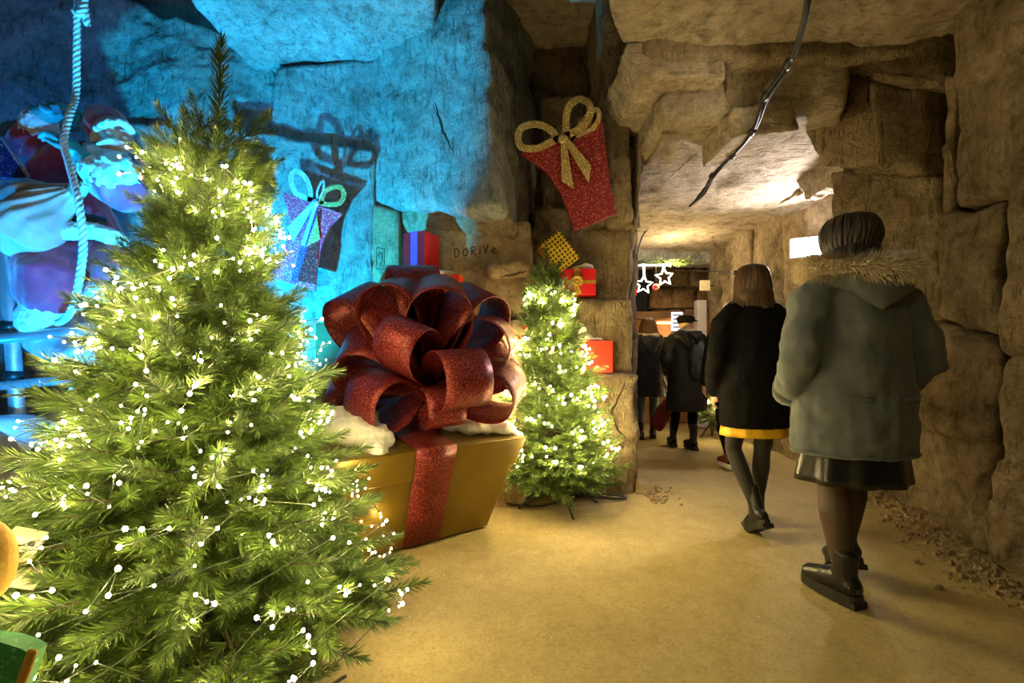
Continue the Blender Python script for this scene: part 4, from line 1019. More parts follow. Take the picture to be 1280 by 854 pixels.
def skirt(parent, name, mat, c_top, c_bot, r_top, r_bot, pleats=14, amp=0.012, drop=0.0):
    """open flared tube with folds"""
    n = 64; m = 10; vs = []; fs = []
    for j in range(m + 1):
        t = j / m; c = V(c_top).lerp(V(c_bot), t)
        for k in range(n):
            a = 2 * PI * k / n; f = 1 + amp / r_bot[0] * t * math.sin(pleats * a + 0.6 * math.sin(3 * a))
            rx = (r_top[0] + (r_bot[0] - r_top[0]) * t) * f; ry = (r_top[1] + (r_bot[1] - r_top[1]) * t) * f
            vs.append(c + V((rx * math.cos(a), ry * math.sin(a), -drop * t * math.sin(a))))
    for j in range(m):
        for k in range(n):
            k2 = (k + 1) % n; fs.append((j * n + k, (j + 1) * n + k, (j + 1) * n + k2, j * n + k2))
    o = MB().add(vs, fs).build(name, mat, parent); s_ = o.modifiers.new('t', 'SOLIDIFY'); s_.thickness = 0.005; return o
def fur_ring(parent, name, mat, path, r, n, rg, ln=0.05):
    """thick tube bristling with hairs"""
    path = smooth_path(path, 6); mb = MB(); mb.tube(path, r * 0.75, 10)
    vs = []; fs = []
    for i in range(n):
        k = rg.randrange(len(path) - 1); p = path[k].lerp(path[k + 1], rg.random()); t = (path[k + 1] - path[k]).normalized()
        d = V((rg.gauss(0, 1), rg.gauss(0, 1), rg.gauss(0, 1))); d = (d - t * d.dot(t)).normalized()
        tip = (d + t * rg.uniform(-.5, .5) + V((0, -.15, -.25))).normalized(); b = p + d * r * 0.6
        s_ = t.cross(d) * 0.0035; q = b + tip * ln * rg.uniform(.5, 1.1) + ZZ * -0.004
        j = len(vs); vs += [b - s_, b + s_, q]; fs.append((j, j + 1, j + 2))
    mb.add(vs, fs); return mb.build(name, mat, parent)
rg = random.Random(5)

# ---------------------------------------------------------------- woman in the parka (nearest)
W1 = thing('person', 'person in grey-green parka with fur-trimmed hood walking away nearest', 'person', (1.545, 2.06, 0), math.radians(4))
b = MB(); add_torso(b)
ey = add_head(b, (0.0, 0.04, 1.585), 1.0)
LA, RA = V((-.085, -.045, .112)), V((.135, .20, .15))
add_leg(b, (-.085, 0, .88), (-.085, .01, .49), LA, 1.16, (-.25, 1, 0)); add_leg(b, (.085, 0, .88), (.105, .13, .51), RA, 1.14, (.2, 1, 0), -0.3)
for g in (-1, 1):
    add_arm(b, (g * .17, 0, 1.37), (g * .275, -.05, 1.10), (g * .19, .13, .93)); add_hand(b, V((g * .19, .13, .93)), (-g * .5, .5, -.6), (-g, -.5, 0), 0.5, 1.0, g > 0)
me = blend(b, 0.010, 3); body = link('body', me, [SKIN, TIGHTS], W1); paint(me, [(1, lambda c: c.z < 0.9 and abs(c.x) < 0.17)]); eyes(ey, W1)
c = MB()   # parka: A-line body, sleeves into the pockets
c.tube([V((0, .005, .655)), V((0, .0, .78)), V((0, 0, 1.0)), V((0, 0, 1.2)), V((0, 0, 1.34)), V((0, .0, 1.415)), V((0, .01, 1.46))],
       [(.262, .19), (.262, .19), (.245, .175), (.225, .16), (.215, .14), (.16, .115), (.10, .09)], 26, side=(1, 0, 0), round_caps=False)
for g in (-1, 1):
    c.tube([V((g * .15, 0, 1.385)), V((g * .215, -.01, 1.32)), V((g * .272, -.04, 1.17)), V((g * .298, -.05, 1.06)), V((g * .272, .03, .97)), V((g * .215, .12, .92))],
           [(.085, .085), (.088, .09), (.078, .085), (.075, .082), (.068, .072), (.062, .065)], 16, side=(1, 0, 0))
me = blend(c, 0.012, 3, 0.014, 9.0, 0.9)
coat = link('parka', me, PARKA, W1)
# hem stitched edge, cuffs, cuff straps, pocket flaps, hood
mb = MB(); mb.tube([V((.262 * math.cos(a), .005 + .19 * math.sin(a), .658)) for a in [2 * PI * k / 40 for k in range(41)]], 0.008, 6, caps=False, round_caps=False); mb.build('hem', PARKA, coat)
for g in (-1, 1):
    mb = MB(); q = V((g * .222, .115, .922)); mb.tube([q + V((g * .02, -.03, .02)), q + V((-g * .01, .025, -.012))], [(.070, .073), (.066, .068)], 14, side=(1, 0, 0), round_caps=False); mb.build('cuff', PARKA, coat)
    mb = MB(); mb.ball(V((g * .296, .05, .935)), 0.010, 8, 6); mb.build('button', SILVERL, coat)
    mb = MB(); mb.tube([V((g * .075, -.175, .90)), V((g * .17, -.148, .905))], [(.004, .012)] * 2, 6, side=(0, 1, 0)); mb.build('seam_tab', PARKA, coat)
h = MB()   # hood lying down the back: a soft pouch ending in a point
h.tube([V((-.17, -.05, 1.44)), V((-.10, -.125, 1.425)), V((0, -.155, 1.415)), V((.10, -.125, 1.425)), V((.17, -.05, 1.44))], [(.05, .045), (.07, .05), (.08, .055), (.07, .05), (.05, .045)], 12, side=ZZ)
h.tube([V((0, -.13, 1.42)), V((0, -.150, 1.36)), V((0, -.148, 1.315)), V((0, -.14, 1.285))], [(.17, .045), (.135, .045), (.07, .035), (.012, .02)], 16, side=(1, 0, 0))
h.tube([V((-.15, -.02, 1.42)), V((-.13, .06, 1.45)), V((-.08, .1, 1.44))], .045, 10); h.tube([V((.15, -.02, 1.42)), V((.13, .06, 1.45)), V((.08, .1, 1.44))], .045, 10)
hood = link('hood', blend(h, 0.011, 3, 0.004, 12), PARKA, W1)
fur_ring(W1, 'fur_trim', FUR, [V((-.13, .08, 1.475)), V((-.195, .0, 1.475)), V((-.165, -.09, 1.462)), V((-.07, -.155, 1.452)), V((.05, -.16, 1.452)), V((.16, -.10, 1.462)), V((.20, .0, 1.485)), V((.14, .08, 1.50))], 0.056, 9000, rg, 0.055)
hb = MB(); hc = V((0, .03, 1.60)); hb.ball(hc + V((0, -.005, .02)), (.108, .120, .110), 20, 14); hb.ball(hc + V((0, -.06, -.04)), (.090, .07, .09), 16, 10)
hb.tube([hc + V((-.06, -.05, -.06)), hc + V((-.02, -.09, -.11)), hc + V((.08, -.09, -.115)), hc + V((.155, -.05, -.12))], [(.05, .05), (.06, .045), (.055, .04), (.03, .03)], 12)
hair = link('hair', blend(hb, 0.010, 3, 0.006, 22, 0.3), H_DARK, W1)
mb = MB()
def ef(a, r):
    x = .098 * math.cos(a); y = .108 * math.sin(a) - .015
    return hc + V((x, y, -.04)), hc + V((x * .9 + .03 + r.uniform(-.03, .06), y * .85 - .02, -.135 + r.uniform(-.03, .02)))
hair_strands(mb, hc + V((0, 0, .015)), 230, (.110, .124), ef, rg); mb.build('hair_locks', H_DARK, hair)
skirt(W1, 'skirt', BLACKL, (0, 0, .80), (0, .01, .525), (.20, .15), (.235, .185), 9, 0.014)
boot(W1, LA, (-.25, 1, 0), 0.0, BLACKL, RUBBER, 0.11, 1.08, lace=BLACKC); boot(W1, RA, (.2, 1, 0), -0.35, BLACKL, RUBBER, 0.11, 1.08, lace=BLACKC)

# ---------------------------------------------------------------- woman in black cardigan and yellow skirt
W2 = thing('person', 'person with brown bob in black cardigan over a yellow skirt', 'person', (1.55, 2.92, 0), math.radians(-4))
b = MB(); add_torso(b, s=.93); ey = add_head(b, (0.0, 0.035, 1.56), .97, 0.1)
LA, RA = V((-.02, -.10, .125)), V((.07, .10, .105))
add_leg(b, (-.085, 0, .86), (-.095, .08, .49), LA, .9, (-.1, 1, 0), -0.4); add_leg(b, (.085, 0, .86), (.075, .05, .48), RA, .9, (.25, 1, 0))
for g in (-1, 1):
    add_arm(b, (g * .16, 0, 1.35), (g * .235, -.03, 1.08), (g * .21, .10, .88)); add_hand(b, V((g * .21, .10, .88)), (0, .35, -.9), (-g, 0, 0), 0.35, .95, g > 0)
me = blend(b, 0.010, 3); link('body', me, [SKIN, TIGHTS_B], W2); paint(me, [(1, lambda c: c.z < .86 and abs(c.x) < .17)]); eyes(ey, W2)
c = MB()
c.tube([V((0, 0, .648)), V((0, 0, .80)), V((0, 0, 1.0)), V((0, 0, 1.2)), V((0, 0, 1.33)), V((0, 0, 1.40)), V((0, .01, 1.44))],
       [(.212, .158), (.210, .156), (.195, .14), (.185, .135), (.18, .12), (.13, .10), (.075, .07)], 24, side=(1, 0, 0), round_caps=False)
for g in (-1, 1):
    c.tube([V((g * .13, 0, 1.37)), V((g * .19, 0, 1.30)), V((g * .235, -.03, 1.10)), V((g * .23, .03, .98)), V((g * .212, .09, .885))], [.075, .075, .065, .062, .058], 14)
card = link('cardigan', blend(c, 0.012, 4, 0.008, 9), BLACKC, W2)
vs = []; fs = []     # fuzzy knit
cm = card.data; tot = len(cm.vertices)
for i in range(5200):
    v = cm.vertices[rg.randrange(tot)]; nrm = v.normal; d = (nrm + V((rg.gauss(0, .7), rg.gauss(0, .7), rg.gauss(0, .7)))).normalized(); s_ = nrm.orthogonal().normalized() * 0.0011
    j = len(vs); vs += [v.co - s_, v.co + s_, v.co + d * rg.uniform(.008, .02)]; fs.append((j, j + 1, j + 2))
o = MB().add(vs, fs).build('knit_fuzz', BLACKC, card); o['kind'] = 'stuff'
skirt(W2, 'skirt', YSKIRT, (0, 0, .80), (0, 0, .592), (.18, .13), (.203, .15), 11, 0.005)
hb = MB(); hc = V((0, .03, 1.575)); hb.ball(hc + V((0, -.008, .015)), (.096, .112, .102), 20, 14); hb.tube([hc + V((0, -.03, 0)), hc + V((0, -.05, -.10)), hc + V((0, -.05, -.15))], [(.100, .085), (.112, .08), (.105, .07)], 18, side=(1, 0, 0))
hair = link('hair', blend(hb, 0.010, 3, 0.006, 20, .25), H_BROWN, W2)
def ef(a, r):
    x = .108 * math.cos(a); y = .10 * math.sin(a) - .02
    fl_ = r.uniform(.95, 1.3)
    return hc + V((x * 1.05, y, -.07)), hc + V((x * fl_, y * 1.05, -.195 + r.uniform(-.05, .03)))
mb = MB(); hair_strands(mb, hc, 240, (.098, .115), ef, rg); mb.build('hair_locks', H_BROWN, hair)
boot(W2, LA, (-.15, 1, 0), -0.55, BLACKL, RUBBER, 0.17, .98, lace=SILVERL); boot(W2, RA, (.3, 1, 0), 0.0, BLACKL, RUBBER, 0.17, .98, lace=SILVERL)

# ---------------------------------------------------------------- person hidden in front of her
W5 = thing('person', 'person in black jacket and sneakers mostly hidden beyond the yellow skirt', 'person', (2.24, 4.62, 0), math.radians(0))
b = MB(); add_torso(b); ey = add_head(b, (0.0, 0.03, 1.56), .97)
LA, RA = V((-.07, -.06, .108)), V((.09, .20, .108))
add_leg(b, (-.085, 0, .88), (-.085, .06, .49), LA, 1.0); add_leg(b, (.085, 0, .88), (.09, .14, .50), RA, 1.0)
for g in (-1, 1):
    el, wr = V((g * .25, -.02, 1.08)), V((g * .265, .05, .85)); add_arm(b, (g * .17, 0, 1.36), el, wr); add_hand(b, wr, (0, .25, -.95), (-g, 0, 0), .35, 1.0, g > 0)
me = blend(b, .011, 3); link('body', me, [SKIN, BLACKC], W5); paint(me, [(1, lambda c: c.z < .9 and abs(c.x) < .18)]); eyes(ey, W5)
c = MB(); c.tube([V((0, 0, .78)), V((0, 0, 1.0)), V((0, 0, 1.2)), V((0, 0, 1.36)), V((0, .01, 1.44))], [(.20, .15), (.19, .14), (.20, .14), (.18, .12), (.08, .075)], 22, side=(1, 0, 0), round_caps=False)
for g in (-1, 1): c.tube([V((g * .14, 0, 1.37)), V((g * .20, 0, 1.29)), V((g * .252, -.02, 1.08)), V((g * .265, .04, .87))], [.078, .075, .064, .052], 14)
link('jacket', blend(c, .013, 4, .006, 9), BLACKC, W5)
hb = MB(); hb.ball(V((0, .02, 1.585)), (.092, .11, .105), 18, 12); hb.ball(V((0, -.03, 1.53)), (.085, .07, .09), 14, 10); link('hair', blend(hb, .011, 3, .004, 20, .3), H_DARK, W5)
SNK = simple('maroon_sneaker', (0.14, 0.03, 0.03), .6); WSOLE = simple('white_sole', (.7, .68, .64), .6)
boot(W5, LA, (-.1, 1, 0), 0, SNK, WSOLE, .03, 1.0, 'sneaker', lace=WSOLE); boot(W5, RA, (.1, 1, 0), 0, SNK, WSOLE, .03, 1.0, 'sneaker', lace=WSOLE)

# ---------------------------------------------------------------- person in long black coat and cap
M1 = thing('person', 'person in long black coat and black cap with grey bag on back', 'person', (2.16, 5.62, 0), math.radians(-8))
b = MB(); add_torso(b, (0, .05)); ey = add_head(b, (0, .09, 1.55), .97)
LA, RA = V((-.13, .17, .108)), V((.06, -.05, .108))
add_leg(b, (-.085, 0, .88), (-.10, .12, .49), LA, 1.0); add_leg(b, (.085, 0, .88), (.075, .05, .49), RA, 1.0)
for g in (-1, 1):
    el, wr = V((g * .26, -.02, 1.10)), V((g * .20, .16, .92)); add_arm(b, (g * .17, .04, 1.36), el, wr); add_hand(b, wr, (0, .5, -.8), (-g, 0, 0), .6, 1.0, g > 0)
me = blend(b, .011, 3); link('body', me, [SKIN, BLACKC], M1); paint(me, [(1, lambda c: c.z < .9 and abs(c.x) < .18)]); eyes(ey, M1)
c = MB(); c.tube([V((0, -.0, .47)), V((0, 0, .70)), V((0, 0, 1.0)), V((0, .02, 1.2)), V((0, .045, 1.36)), V((0, .06, 1.44))], [(.245, .18), (.245, .18), (.225, .16), (.215, .15), (.195, .12), (.085, .08)], 24, side=(1, 0, 0), round_caps=False)
for g in (-1, 1): c.tube([V((g * .14, .04, 1.37)), V((g * .21, .03, 1.29)), V((g * .262, -.02, 1.10)), V((g * .21, .14, .94))], [.08, .08, .07, .058], 14)
coat = link('long_coat', blend(c, .014, 4, .014, 7), simple('black_oilcloth', (.010, .011, .014), .55, 0, .2, 6, .2, 20), M1)
h = MB(); h.tube([V((-.13, -.06, 1.40)), V((0, -.11, 1.39)), V((.13, -.06, 1.40))], [(.06, .05)] * 3, 12, side=ZZ); h.tube([V((0, -.11, 1.38)), V((0, -.15, 1.25))], [(.13, .05), (.05, .03)], 14, side=(1, 0, 0)); link('hood', blend(h, .012, 3, .006, 12), MATS['black_oilcloth'], M1)
mb = MB(); mb.tube([V((-.09, -.02, 1.455)), V((0, -.06, 1.45)), V((.09, -.02, 1.455))], .028, 10); mb.build('scarf', simple('white_scarf', (.5, .48, .46), .8), M1)
mb = MB(); mb.ball((0, .075, 1.615), (.112, .125, .052), 20, 12); mb.ball((0, .08, 1.585), (.098, .112, .05), 20, 10); mb.tube([V((.08, .02, 1.585)), V((.125, -.02, 1.575))], [(.03, .012), (.015, .008)], 8); link('cap', blend(mb, .009, 3, .003, 20), BLACKC, M1)
h = MB(); h.ball((0.10, -.19, 1.12), (.12, .07, .20), 16, 12); h.ball((.12, -.18, .98), (.13, .08, .12), 16, 10); bag = link('shoulder_bag', blend(h, .013, 3, .012, 12), simple('grey_blue_nylon', (.045, .055, .075), .5, 0, .2, 8, .2, 30), M1)
mb = MB(); mb.tube(smooth_path([V((.07, -.22, 1.28)), V((.02, -.19, 1.38)), V((-.08, -.06, 1.46)), V((-.12, .05, 1.42))], 5), [(.018, .004)] * 16, 6, side=(1, 0, 0)); mb.tube(smooth_path([V((.17, -.18, 1.28)), V((.17, -.1, 1.40)), V((.14, .05, 1.42))], 5), [(.018, .004)] * 11, 6, side=(1, 0, 0)); mb.build('strap', BLACKC, bag)
boot(M1, LA, (-.1, 1, 0), 0, BLACKL, RUBBER, .2, 1.02); boot(M1, RA, (-.35, 1, 0), 0, BLACKL, RUBBER, .2, 1.02)

# ---------------------------------------------------------------- person in navy quilted jacket
W3 = thing('person', 'person with wavy brown hair in navy quilted jacket and jeans', 'person', (1.90, 6.35, 0), math.radians(-4))
b = MB(); add_torso(b); ey = add_head(b, (0, .035, 1.565), 1.0, 0.2)
LA, RA = V((-.11, -.02, .11)), V((.09, .10, .11))
add_leg(b, (-.09, 0, .88), (-.10, .04, .49), LA, 1.1); add_leg(b, (.09, 0, .88), (.095, .07, .49), RA, 1.1)
for g in (-1, 1):
    el, wr = V((g * .25, -.03, 1.09)), V((g * .23, .10, .88)); add_arm(b, (g * .17, 0, 1.36), el, wr); add_hand(b, wr, (0, .3, -.9), (-g, 0, 0), .6, 1.0, g > 0)
me = blend(b, .011, 3); link('body', me, [SKIN, JEANS], W3); paint(me, [(1, lambda c: c.z < .9 and abs(c.x) < .18)]); eyes(ey, W3)
c = MB(); prof = []
for k in range(26):
    t = k / 25; z = .60 + t * .80; w_ = .255 - .03 * t - (.03 if t > .9 else 0); puff = .010 * abs(math.sin(PI * t * 7)); prof.append((z, w_ + puff))
c.tube([V((0, 0, z)) for z, w_ in prof] + [V((0, 0, 1.44))], [(w_, w_ * .74) for z, w_ in prof] + [(.09, .085)], 24, side=(1, 0, 0), round_caps=False)
for g in (-1, 1):
    pts = smooth_path([V((g * .14, 0, 1.36)), V((g * .22, 0, 1.28)), V((g * .262, -.03, 1.09)), V((g * .24, .08, .90))], 7); c.tube(pts, [.075 + .008 * abs(math.sin(k * .62)) for k in range(len(pts))], 14)
coat = link('quilted_jacket', blend(c, .012, 2, .004, 9), NAVY, W3)
h = MB(); h.tube([V((-.14, -.06, 1.41)), V((0, -.15, 1.40)), V((.14, -.06, 1.41))], [(.055, .05)] * 3, 12, side=ZZ); h.tube([V((0, -.14, 1.39)), V((0, -.18, 1.22))], [(.14, .05), (.06, .03)], 14, side=(1, 0, 0)); link('hood', blend(h, .012, 3, .004, 12), NAVY, W3)
fur_ring(W3, 'hood_lining', FUR, [V((-.13, -.03, 1.45)), V((-.06, -.13, 1.44)), V((.06, -.13, 1.44)), V((.13, -.03, 1.45))], .028, 900, rg, .03)
hb = MB(); hc = V((0, .03, 1.58)); hb.ball(hc + V((0, -.008, .015)), (.10, .115, .105), 20, 14); hb.tube([hc + V((0, -.03, 0)), hc + V((0, -.06, -.10)), hc + V((0, -.07, -.17))], [(.105, .085), (.128, .08), (.12, .06)], 18, side=(1, 0, 0)); hair = link('hair', blend(hb, .011, 3, .012, 14, .5), H_BROWN, W3)
def ef(a, r):
    x = .118 * math.cos(a); y = .11 * math.sin(a) - .03
    return hc + V((x * 1.1, y, -.08)), hc + V((x * r.uniform(.95, 1.5), y * 1.1, -.23 + r.uniform(-.06, .04)))
mb = MB(); hair_strands(mb, hc, 160, (.10, .118), ef, rg, .011); mb.build('hair_locks', H_BROWN, hair)
boot(W3, LA, (-.1, 1, 0), 0, BLACKL, RUBBER, .13, 1.05); boot(W3, RA, (.15, 1, 0), 0, BLACKL, RUBBER, .13, 1.05)
# bag she carries
BURG = simple('burgundy_cloth', (.16, .012, .018), .7, 0, .2, 14, .4, 30)
t = thing('shopping_bag', 'burgundy folded cloth bag hanging between the two far walkers', 'bag')
k0 = P(838, 500, 5.95); k1 = P(820, 534, 5.95)
mb = MB(); ax = (k1 - k0); mb.tube([k0, k0.lerp(k1, .3), k0.lerp(k1, .8), k1], [(.05, .03), (.10, .045), (.11, .05), (.085, .03)], 14, side=(1, 0, .4)); link('pouch', blend(mb, .010, 2, .014, 14), BURG, t)
mb = MB(); mb.tube(smooth_path([k0 + V((-.04, 0, -.02)), P(832, 486, 5.98), P(829, 474, 6.05), P(834, 486, 6.0), k0 + V((.04, 0, 0))], 5), .008, 6); mb.build('handle', BURG, t)
# ================================================================== climbing figure in red suit, sack, rope
SUIT = simple('red_velvet', (0.40, 0.035, 0.11), 0.6, 0, 0.15, 8, 0.3, 60, 0.5)
FURW = simple('white_fur', (0.78, 0.77, 0.74), 0.95, 0, 0.08, 20, 1.0, 70)
MITT = simple('green_glove', (0.07, 0.42, 0.42), 0.6, 0, 0.15, 12, 0.3, 60)
BOOTW = simple('pale_boot', (0.42, 0.44, 0.46), 0.5, 0, 0.15, 12, 0.2, 30)
BEARD = simple('white_beard', (0.80, 0.79, 0.76), 0.85, 0, 0.06, 30, 0.6, 50)
t = thing('climbing_figure', 'life-size bearded figure in red suit climbing a rope in the blue alcove', 'figure')
b = MB()
b.tube([P(98, 312, 3.28), P(92, 285, 3.26), P(84, 255, 3.24), P(84, 220, 3.28), P(104, 200, 3.24), P(122, 190, 3.2)], [(.20, .19), (.21, .20), (.215, .20), (.20, .18), (.13, .12), (.07, .07)], 18)
ey = add_head(b, P(141, 175, 3.06), 1.35, -2.24, -0.12)
shA, elA, wrA = P(72, 204, 3.26), P(32, 180, 3.24), P(58, 143, 3.12)
shB, elB, wrB = P(118, 212, 3.12), P(154, 242, 3.0), P(108, 204, 2.94)
for a_, e_, w_ in ((shA, elA, wrA), (shB, elB, wrB)): b.tube([a_, e_, w_], [.10, .085, .06], 12)
hipA, knA, anA = P(80, 306, 3.22), P(62, 348, 2.98), P(60, 398, 3.02)
hipB, knB, anB = P(118, 308, 3.32), P(150, 345, 3.12), P(118, 392, 3.18)
for h_, k_, a_ in ((hipA, knA, anA), (hipB, knB, anB)): b.tube([h_, h_.lerp(k_, .5), k_, k_.lerp(a_, .5), a_], [.16, .15, .12, .10, .08], 14)
me = blend(b, .014, 3); link('body', me, [SKIN, SUIT], t); hc = P(141, 175, 3.06); paint(me, [(1, lambda c: (c - hc).length > .20)])
eyes(ey, t, 1.3)
c = MB()      # suit
c.tube([P(100, 302, 3.28), P(95, 285, 3.26), P(86, 258, 3.24), P(82, 225, 3.26), P(96, 204, 3.24), P(110, 196, 3.22)], [(.27, .23), (.255, .23), (.235, .22), (.235, .21), (.18, .16), (.11, .11)], 22)
c.tube([shA, shA.lerp(elA, .5), elA, elA.lerp(wrA, .5)], [.15, .135, .120, .095], 14); c.tube([shB, shB.lerp(elB, .5), elB, elB.lerp(wrB, .5)], [.15, .135, .13, .10], 14)
link('jacket', blend(c, .014, 4, .02, 6), SUIT, t)
c = MB()
c.tube([hipA, hipA.lerp(knA, .6), knA, knA.lerp(anA, .55), anA + ZZ * .03], [.20, .20, .185, .16, .12], 16)
c.tube([hipB, hipB.lerp(knB, .6), knB, knB.lerp(anB, .5)], [.19, .18, .16, .12], 16)
link('trousers', blend(c, .014, 4, .02, 6), SUIT, t)
def fur(name, pts, rad, amp=.012, side=None):
    mb = MB(); mb.tube(smooth_path(pts, 5), rad, 14, side=side); return link(name, blend(mb, .011, 2, amp, 34, 1), FURW, t)
fur('fur_hem', [P(58, 289, 3.10), P(80, 290, 2.99), P(108, 288, 2.98), P(132, 293, 3.05), P(152, 302, 3.14)], .055)
fur('fur_cuff', [wrA.lerp(elA, .55), wrA.lerp(elA, .28)], .098); fur('fur_cuff', [wrB.lerp(elB, .52), wrB.lerp(elB, .26)], .094)
fur('boot_cuff', [anA + ZZ * .02, anA - ZZ * .05], .155); fur('boot_cuff', [knB.lerp(anB, .42), knB.lerp(anB, .72)], .14)
mb = MB(); mb.tube(smooth_path([P(60, 272, 3.06), P(85, 273, 2.995), P(110, 274, 3.0), P(132, 278, 3.08)], 5), [(.035, .012)] * 16, 8, side=ZZ); mb.build('belt', BLACKL, t)
for nm, wr, tgt, pn, rt in (('glove', wrA, P(96, 131, 3.05), (0, 0, -1), True), ('glove', wrB, P(82, 172, 2.93), (-.8, 0, .1), False)):
    g = MB(); d = (tgt - wr); g.tube([wr - d * .3, wr + d * .15], [.068, .06], 12); add_hand(g, wr + d.normalized() * .02, d, pn, 0.55, 1.95, rt); link(nm, blend(g, .009, 2), MITT, t)
def bootf(a, toe):
    g = MB(); d = (toe - a); g.tube([a - ZZ * .04, a - ZZ * .14, a - ZZ * .18], [.105, .10, .10], 14); g.tube([a - ZZ * .18 - d * .12, a.lerp(toe, .5) - ZZ * .16, toe - ZZ * .02], [.10, .095, .078], 14)
    o = link('boot', blend(g, .012, 3, .008, 14), BOOTW, t)
    g = MB(); g.tube([a - ZZ * .255 - d * .2, a.lerp(toe, .5) - ZZ * .235, toe - ZZ * .085], [(.09, .02), (.085, .02), (.07, .02)], 12, side=ZZ.cross(d)); g.build('sole', RUBBER, o)
bootf(P(58, 398, 3.02), P(104, 440, 2.92)); bootf(P(122, 380, 3.18), P(150, 402, 3.05))
# hat
g = MB(); g.tube([P(137, 164, 3.12), P(134, 154, 3.14), P(126, 148, 3.2), P(116, 153, 3.28)], [.135, .12, .09, .05], 16); link('hat', blend(g, .012, 3, .01, 10), SUIT, t)
fur('hat_brim', [P(118, 172, 3.04), P(124, 160, 2.96), P(140, 153, 2.92), P(156, 155, 2.94), P(164, 165, 3.02)], .024, .008)
mb = MB(); mb.ball(P(166, 214, 3.0), .05, 14, 10); link('pompom', blend(mb, .01, 1, .012, 40, 1), FURW, t)
g = MB(); rg2 = random.Random(9)
g.tube([P(128, 193, 3.03), P(138, 204, 2.99), P(150, 214, 2.95), P(160, 221, 2.96)], [(.085, .05), (.115, .07), (.10, .06), (.06, .05)], 14)
g.tube([P(114, 186, 3.1), P(122, 196, 3.02)], [.05, .08], 10)
for k in range(46):
    p = P(120 + rg2.random() * 40, 193 + rg2.random() * 20 + k * .2, 2.93 + rg2.random() * .04); dd = V((rg2.uniform(.2, .8), rg2.uniform(-.3, .1), -rg2.uniform(.3, .9))).normalized()
    g.tube([p, p + dd * .05 + V((.012, -.01, 0)), p + dd * .10], [.016, .018, .007], 8)
link('beard', blend(g, .010, 1), BEARD, t)
g = MB(); hd = V((.78, -.62, 0)); sdv = V((.62, .78, 0)); m0 = hc + hd * .135 - ZZ * .060
for sg in (-1, 1): g.tube(smooth_path([m0, m0 + sdv * sg * .05 + ZZ * -.01, m0 + sdv * sg * .10 - ZZ * .045], 4), [.02, .024, .024, .024, .022, .018, .014, .010, .006], 8)
g.build('moustache', BEARD, t)
for sg in (-1, 1):
    g = MB(); q = hc + hd * .112 + sdv * sg * .045 + ZZ * .035; g.tube([q - sdv * .028, q + ZZ * .01, q + sdv * .028 - ZZ * .004], [.008, .012, .008], 8); g.build('eyebrow', BEARD, t)
# sack
SACK = simple('cream_sackcloth', (0.55, 0.50, 0.40), 0.85, 0, 0.15, 10, 0.4, 50)
t = thing('toy_sack', 'bulging pale cloth sack hanging behind the climbing figure', 'sack')
g = MB(); g.tube([P(108, 232, 2.94), P(92, 240, 2.94), P(66, 255, 2.93), P(44, 274, 2.90), P(32, 290, 2.90), P(24, 300, 2.92)], [.025, .045, .12, .17, .175, .12], 20)
g.tube([P(88, 238, 2.93), P(40, 243, 2.95), P(10, 248, 2.98)], [.03, .10, .07], 14)
me = blend(g, .012, 2)
top = P(104, 233, 2.94)
nr_ = [v.normal.copy() for v in me.vertices]
for v, n_ in zip(me.vertices, nr_):             # folds running to the neck
    d = v.co - top; a = math.atan2(d.z, d.x); r_ = d.length; v.co += n_ * .014 * math.sin(a * 26 + 3 * noise.noise(v.co * 3)) * max(0, 1 - r_ / .75)
link('cloth', me, SACK, t)
g = MB(); q = P(97, 237, 2.94); g.tube([q + V((.028 * 0, .05 * math.cos(k), .05 * math.sin(k))) for k in [i * PI / 8 for i in range(17)]], .010, 6, caps=False, round_caps=False); g.build('tie', simple('sack_tie', (.25, .15, .08), .8), t)
# rope: three strands laid round one another
ROPE = simple('white_rope', (0.72, 0.72, 0.68), 0.8, 0, 0.1, 40, 0.3, 120)
def rope(parent, name, pts, r=0.019, lay=0.11):
    path = smooth_path(pts, 26); dist = 0.0; st = [[], [], []]
    for i, p in enumerate(path):
        if i: dist += (p - path[i - 1]).length
        tg = (path[min(i + 1, len(path) - 1)] - path[max(i - 1, 0)]).normalized(); u = tg.cross(V((0, 1, 0))).normalized(); v = tg.cross(u)
        for k in range(3):
            a = dist / lay * 2 * PI + k * 2 * PI / 3; st[k].append(p + (u * math.cos(a) + v * math.sin(a)) * r * .55)
    for k in range(3): mb = MB(); mb.tube(st[k], r * .62, 6, caps=False, round_caps=False); mb.build(name, ROPE, parent)
t = thing('climbing_rope', 'thick twisted white rope hanging through the gloved hands', 'rope')
rope(t, 'strand', [P(97, -60, 3.02), P(96, 60, 3.02), P(95, 118, 3.0), P(88, 140, 2.92), P(80, 176, 2.84), P(88, 210, 2.78), P(98, 250, 2.72), P(104, 300, 2.72), P(101, 340, 2.72), P(93, 378, 2.74), P(84, 396, 2.80), P(72, 404, 2.86)])
t = thing('rope_end', 'short knotted rope end beside the top of the climbing rope', 'rope')
rope(t, 'strand', [P(94, 14, 2.98), P(99, 18, 2.97), P(104, 10, 2.98), P(106, -10, 3.0), P(107, -40, 3.0)]); rope(t, 'strand', [P(105, 5, 3.0), P(107, 16, 3.0), P(109, 31, 3.0)])
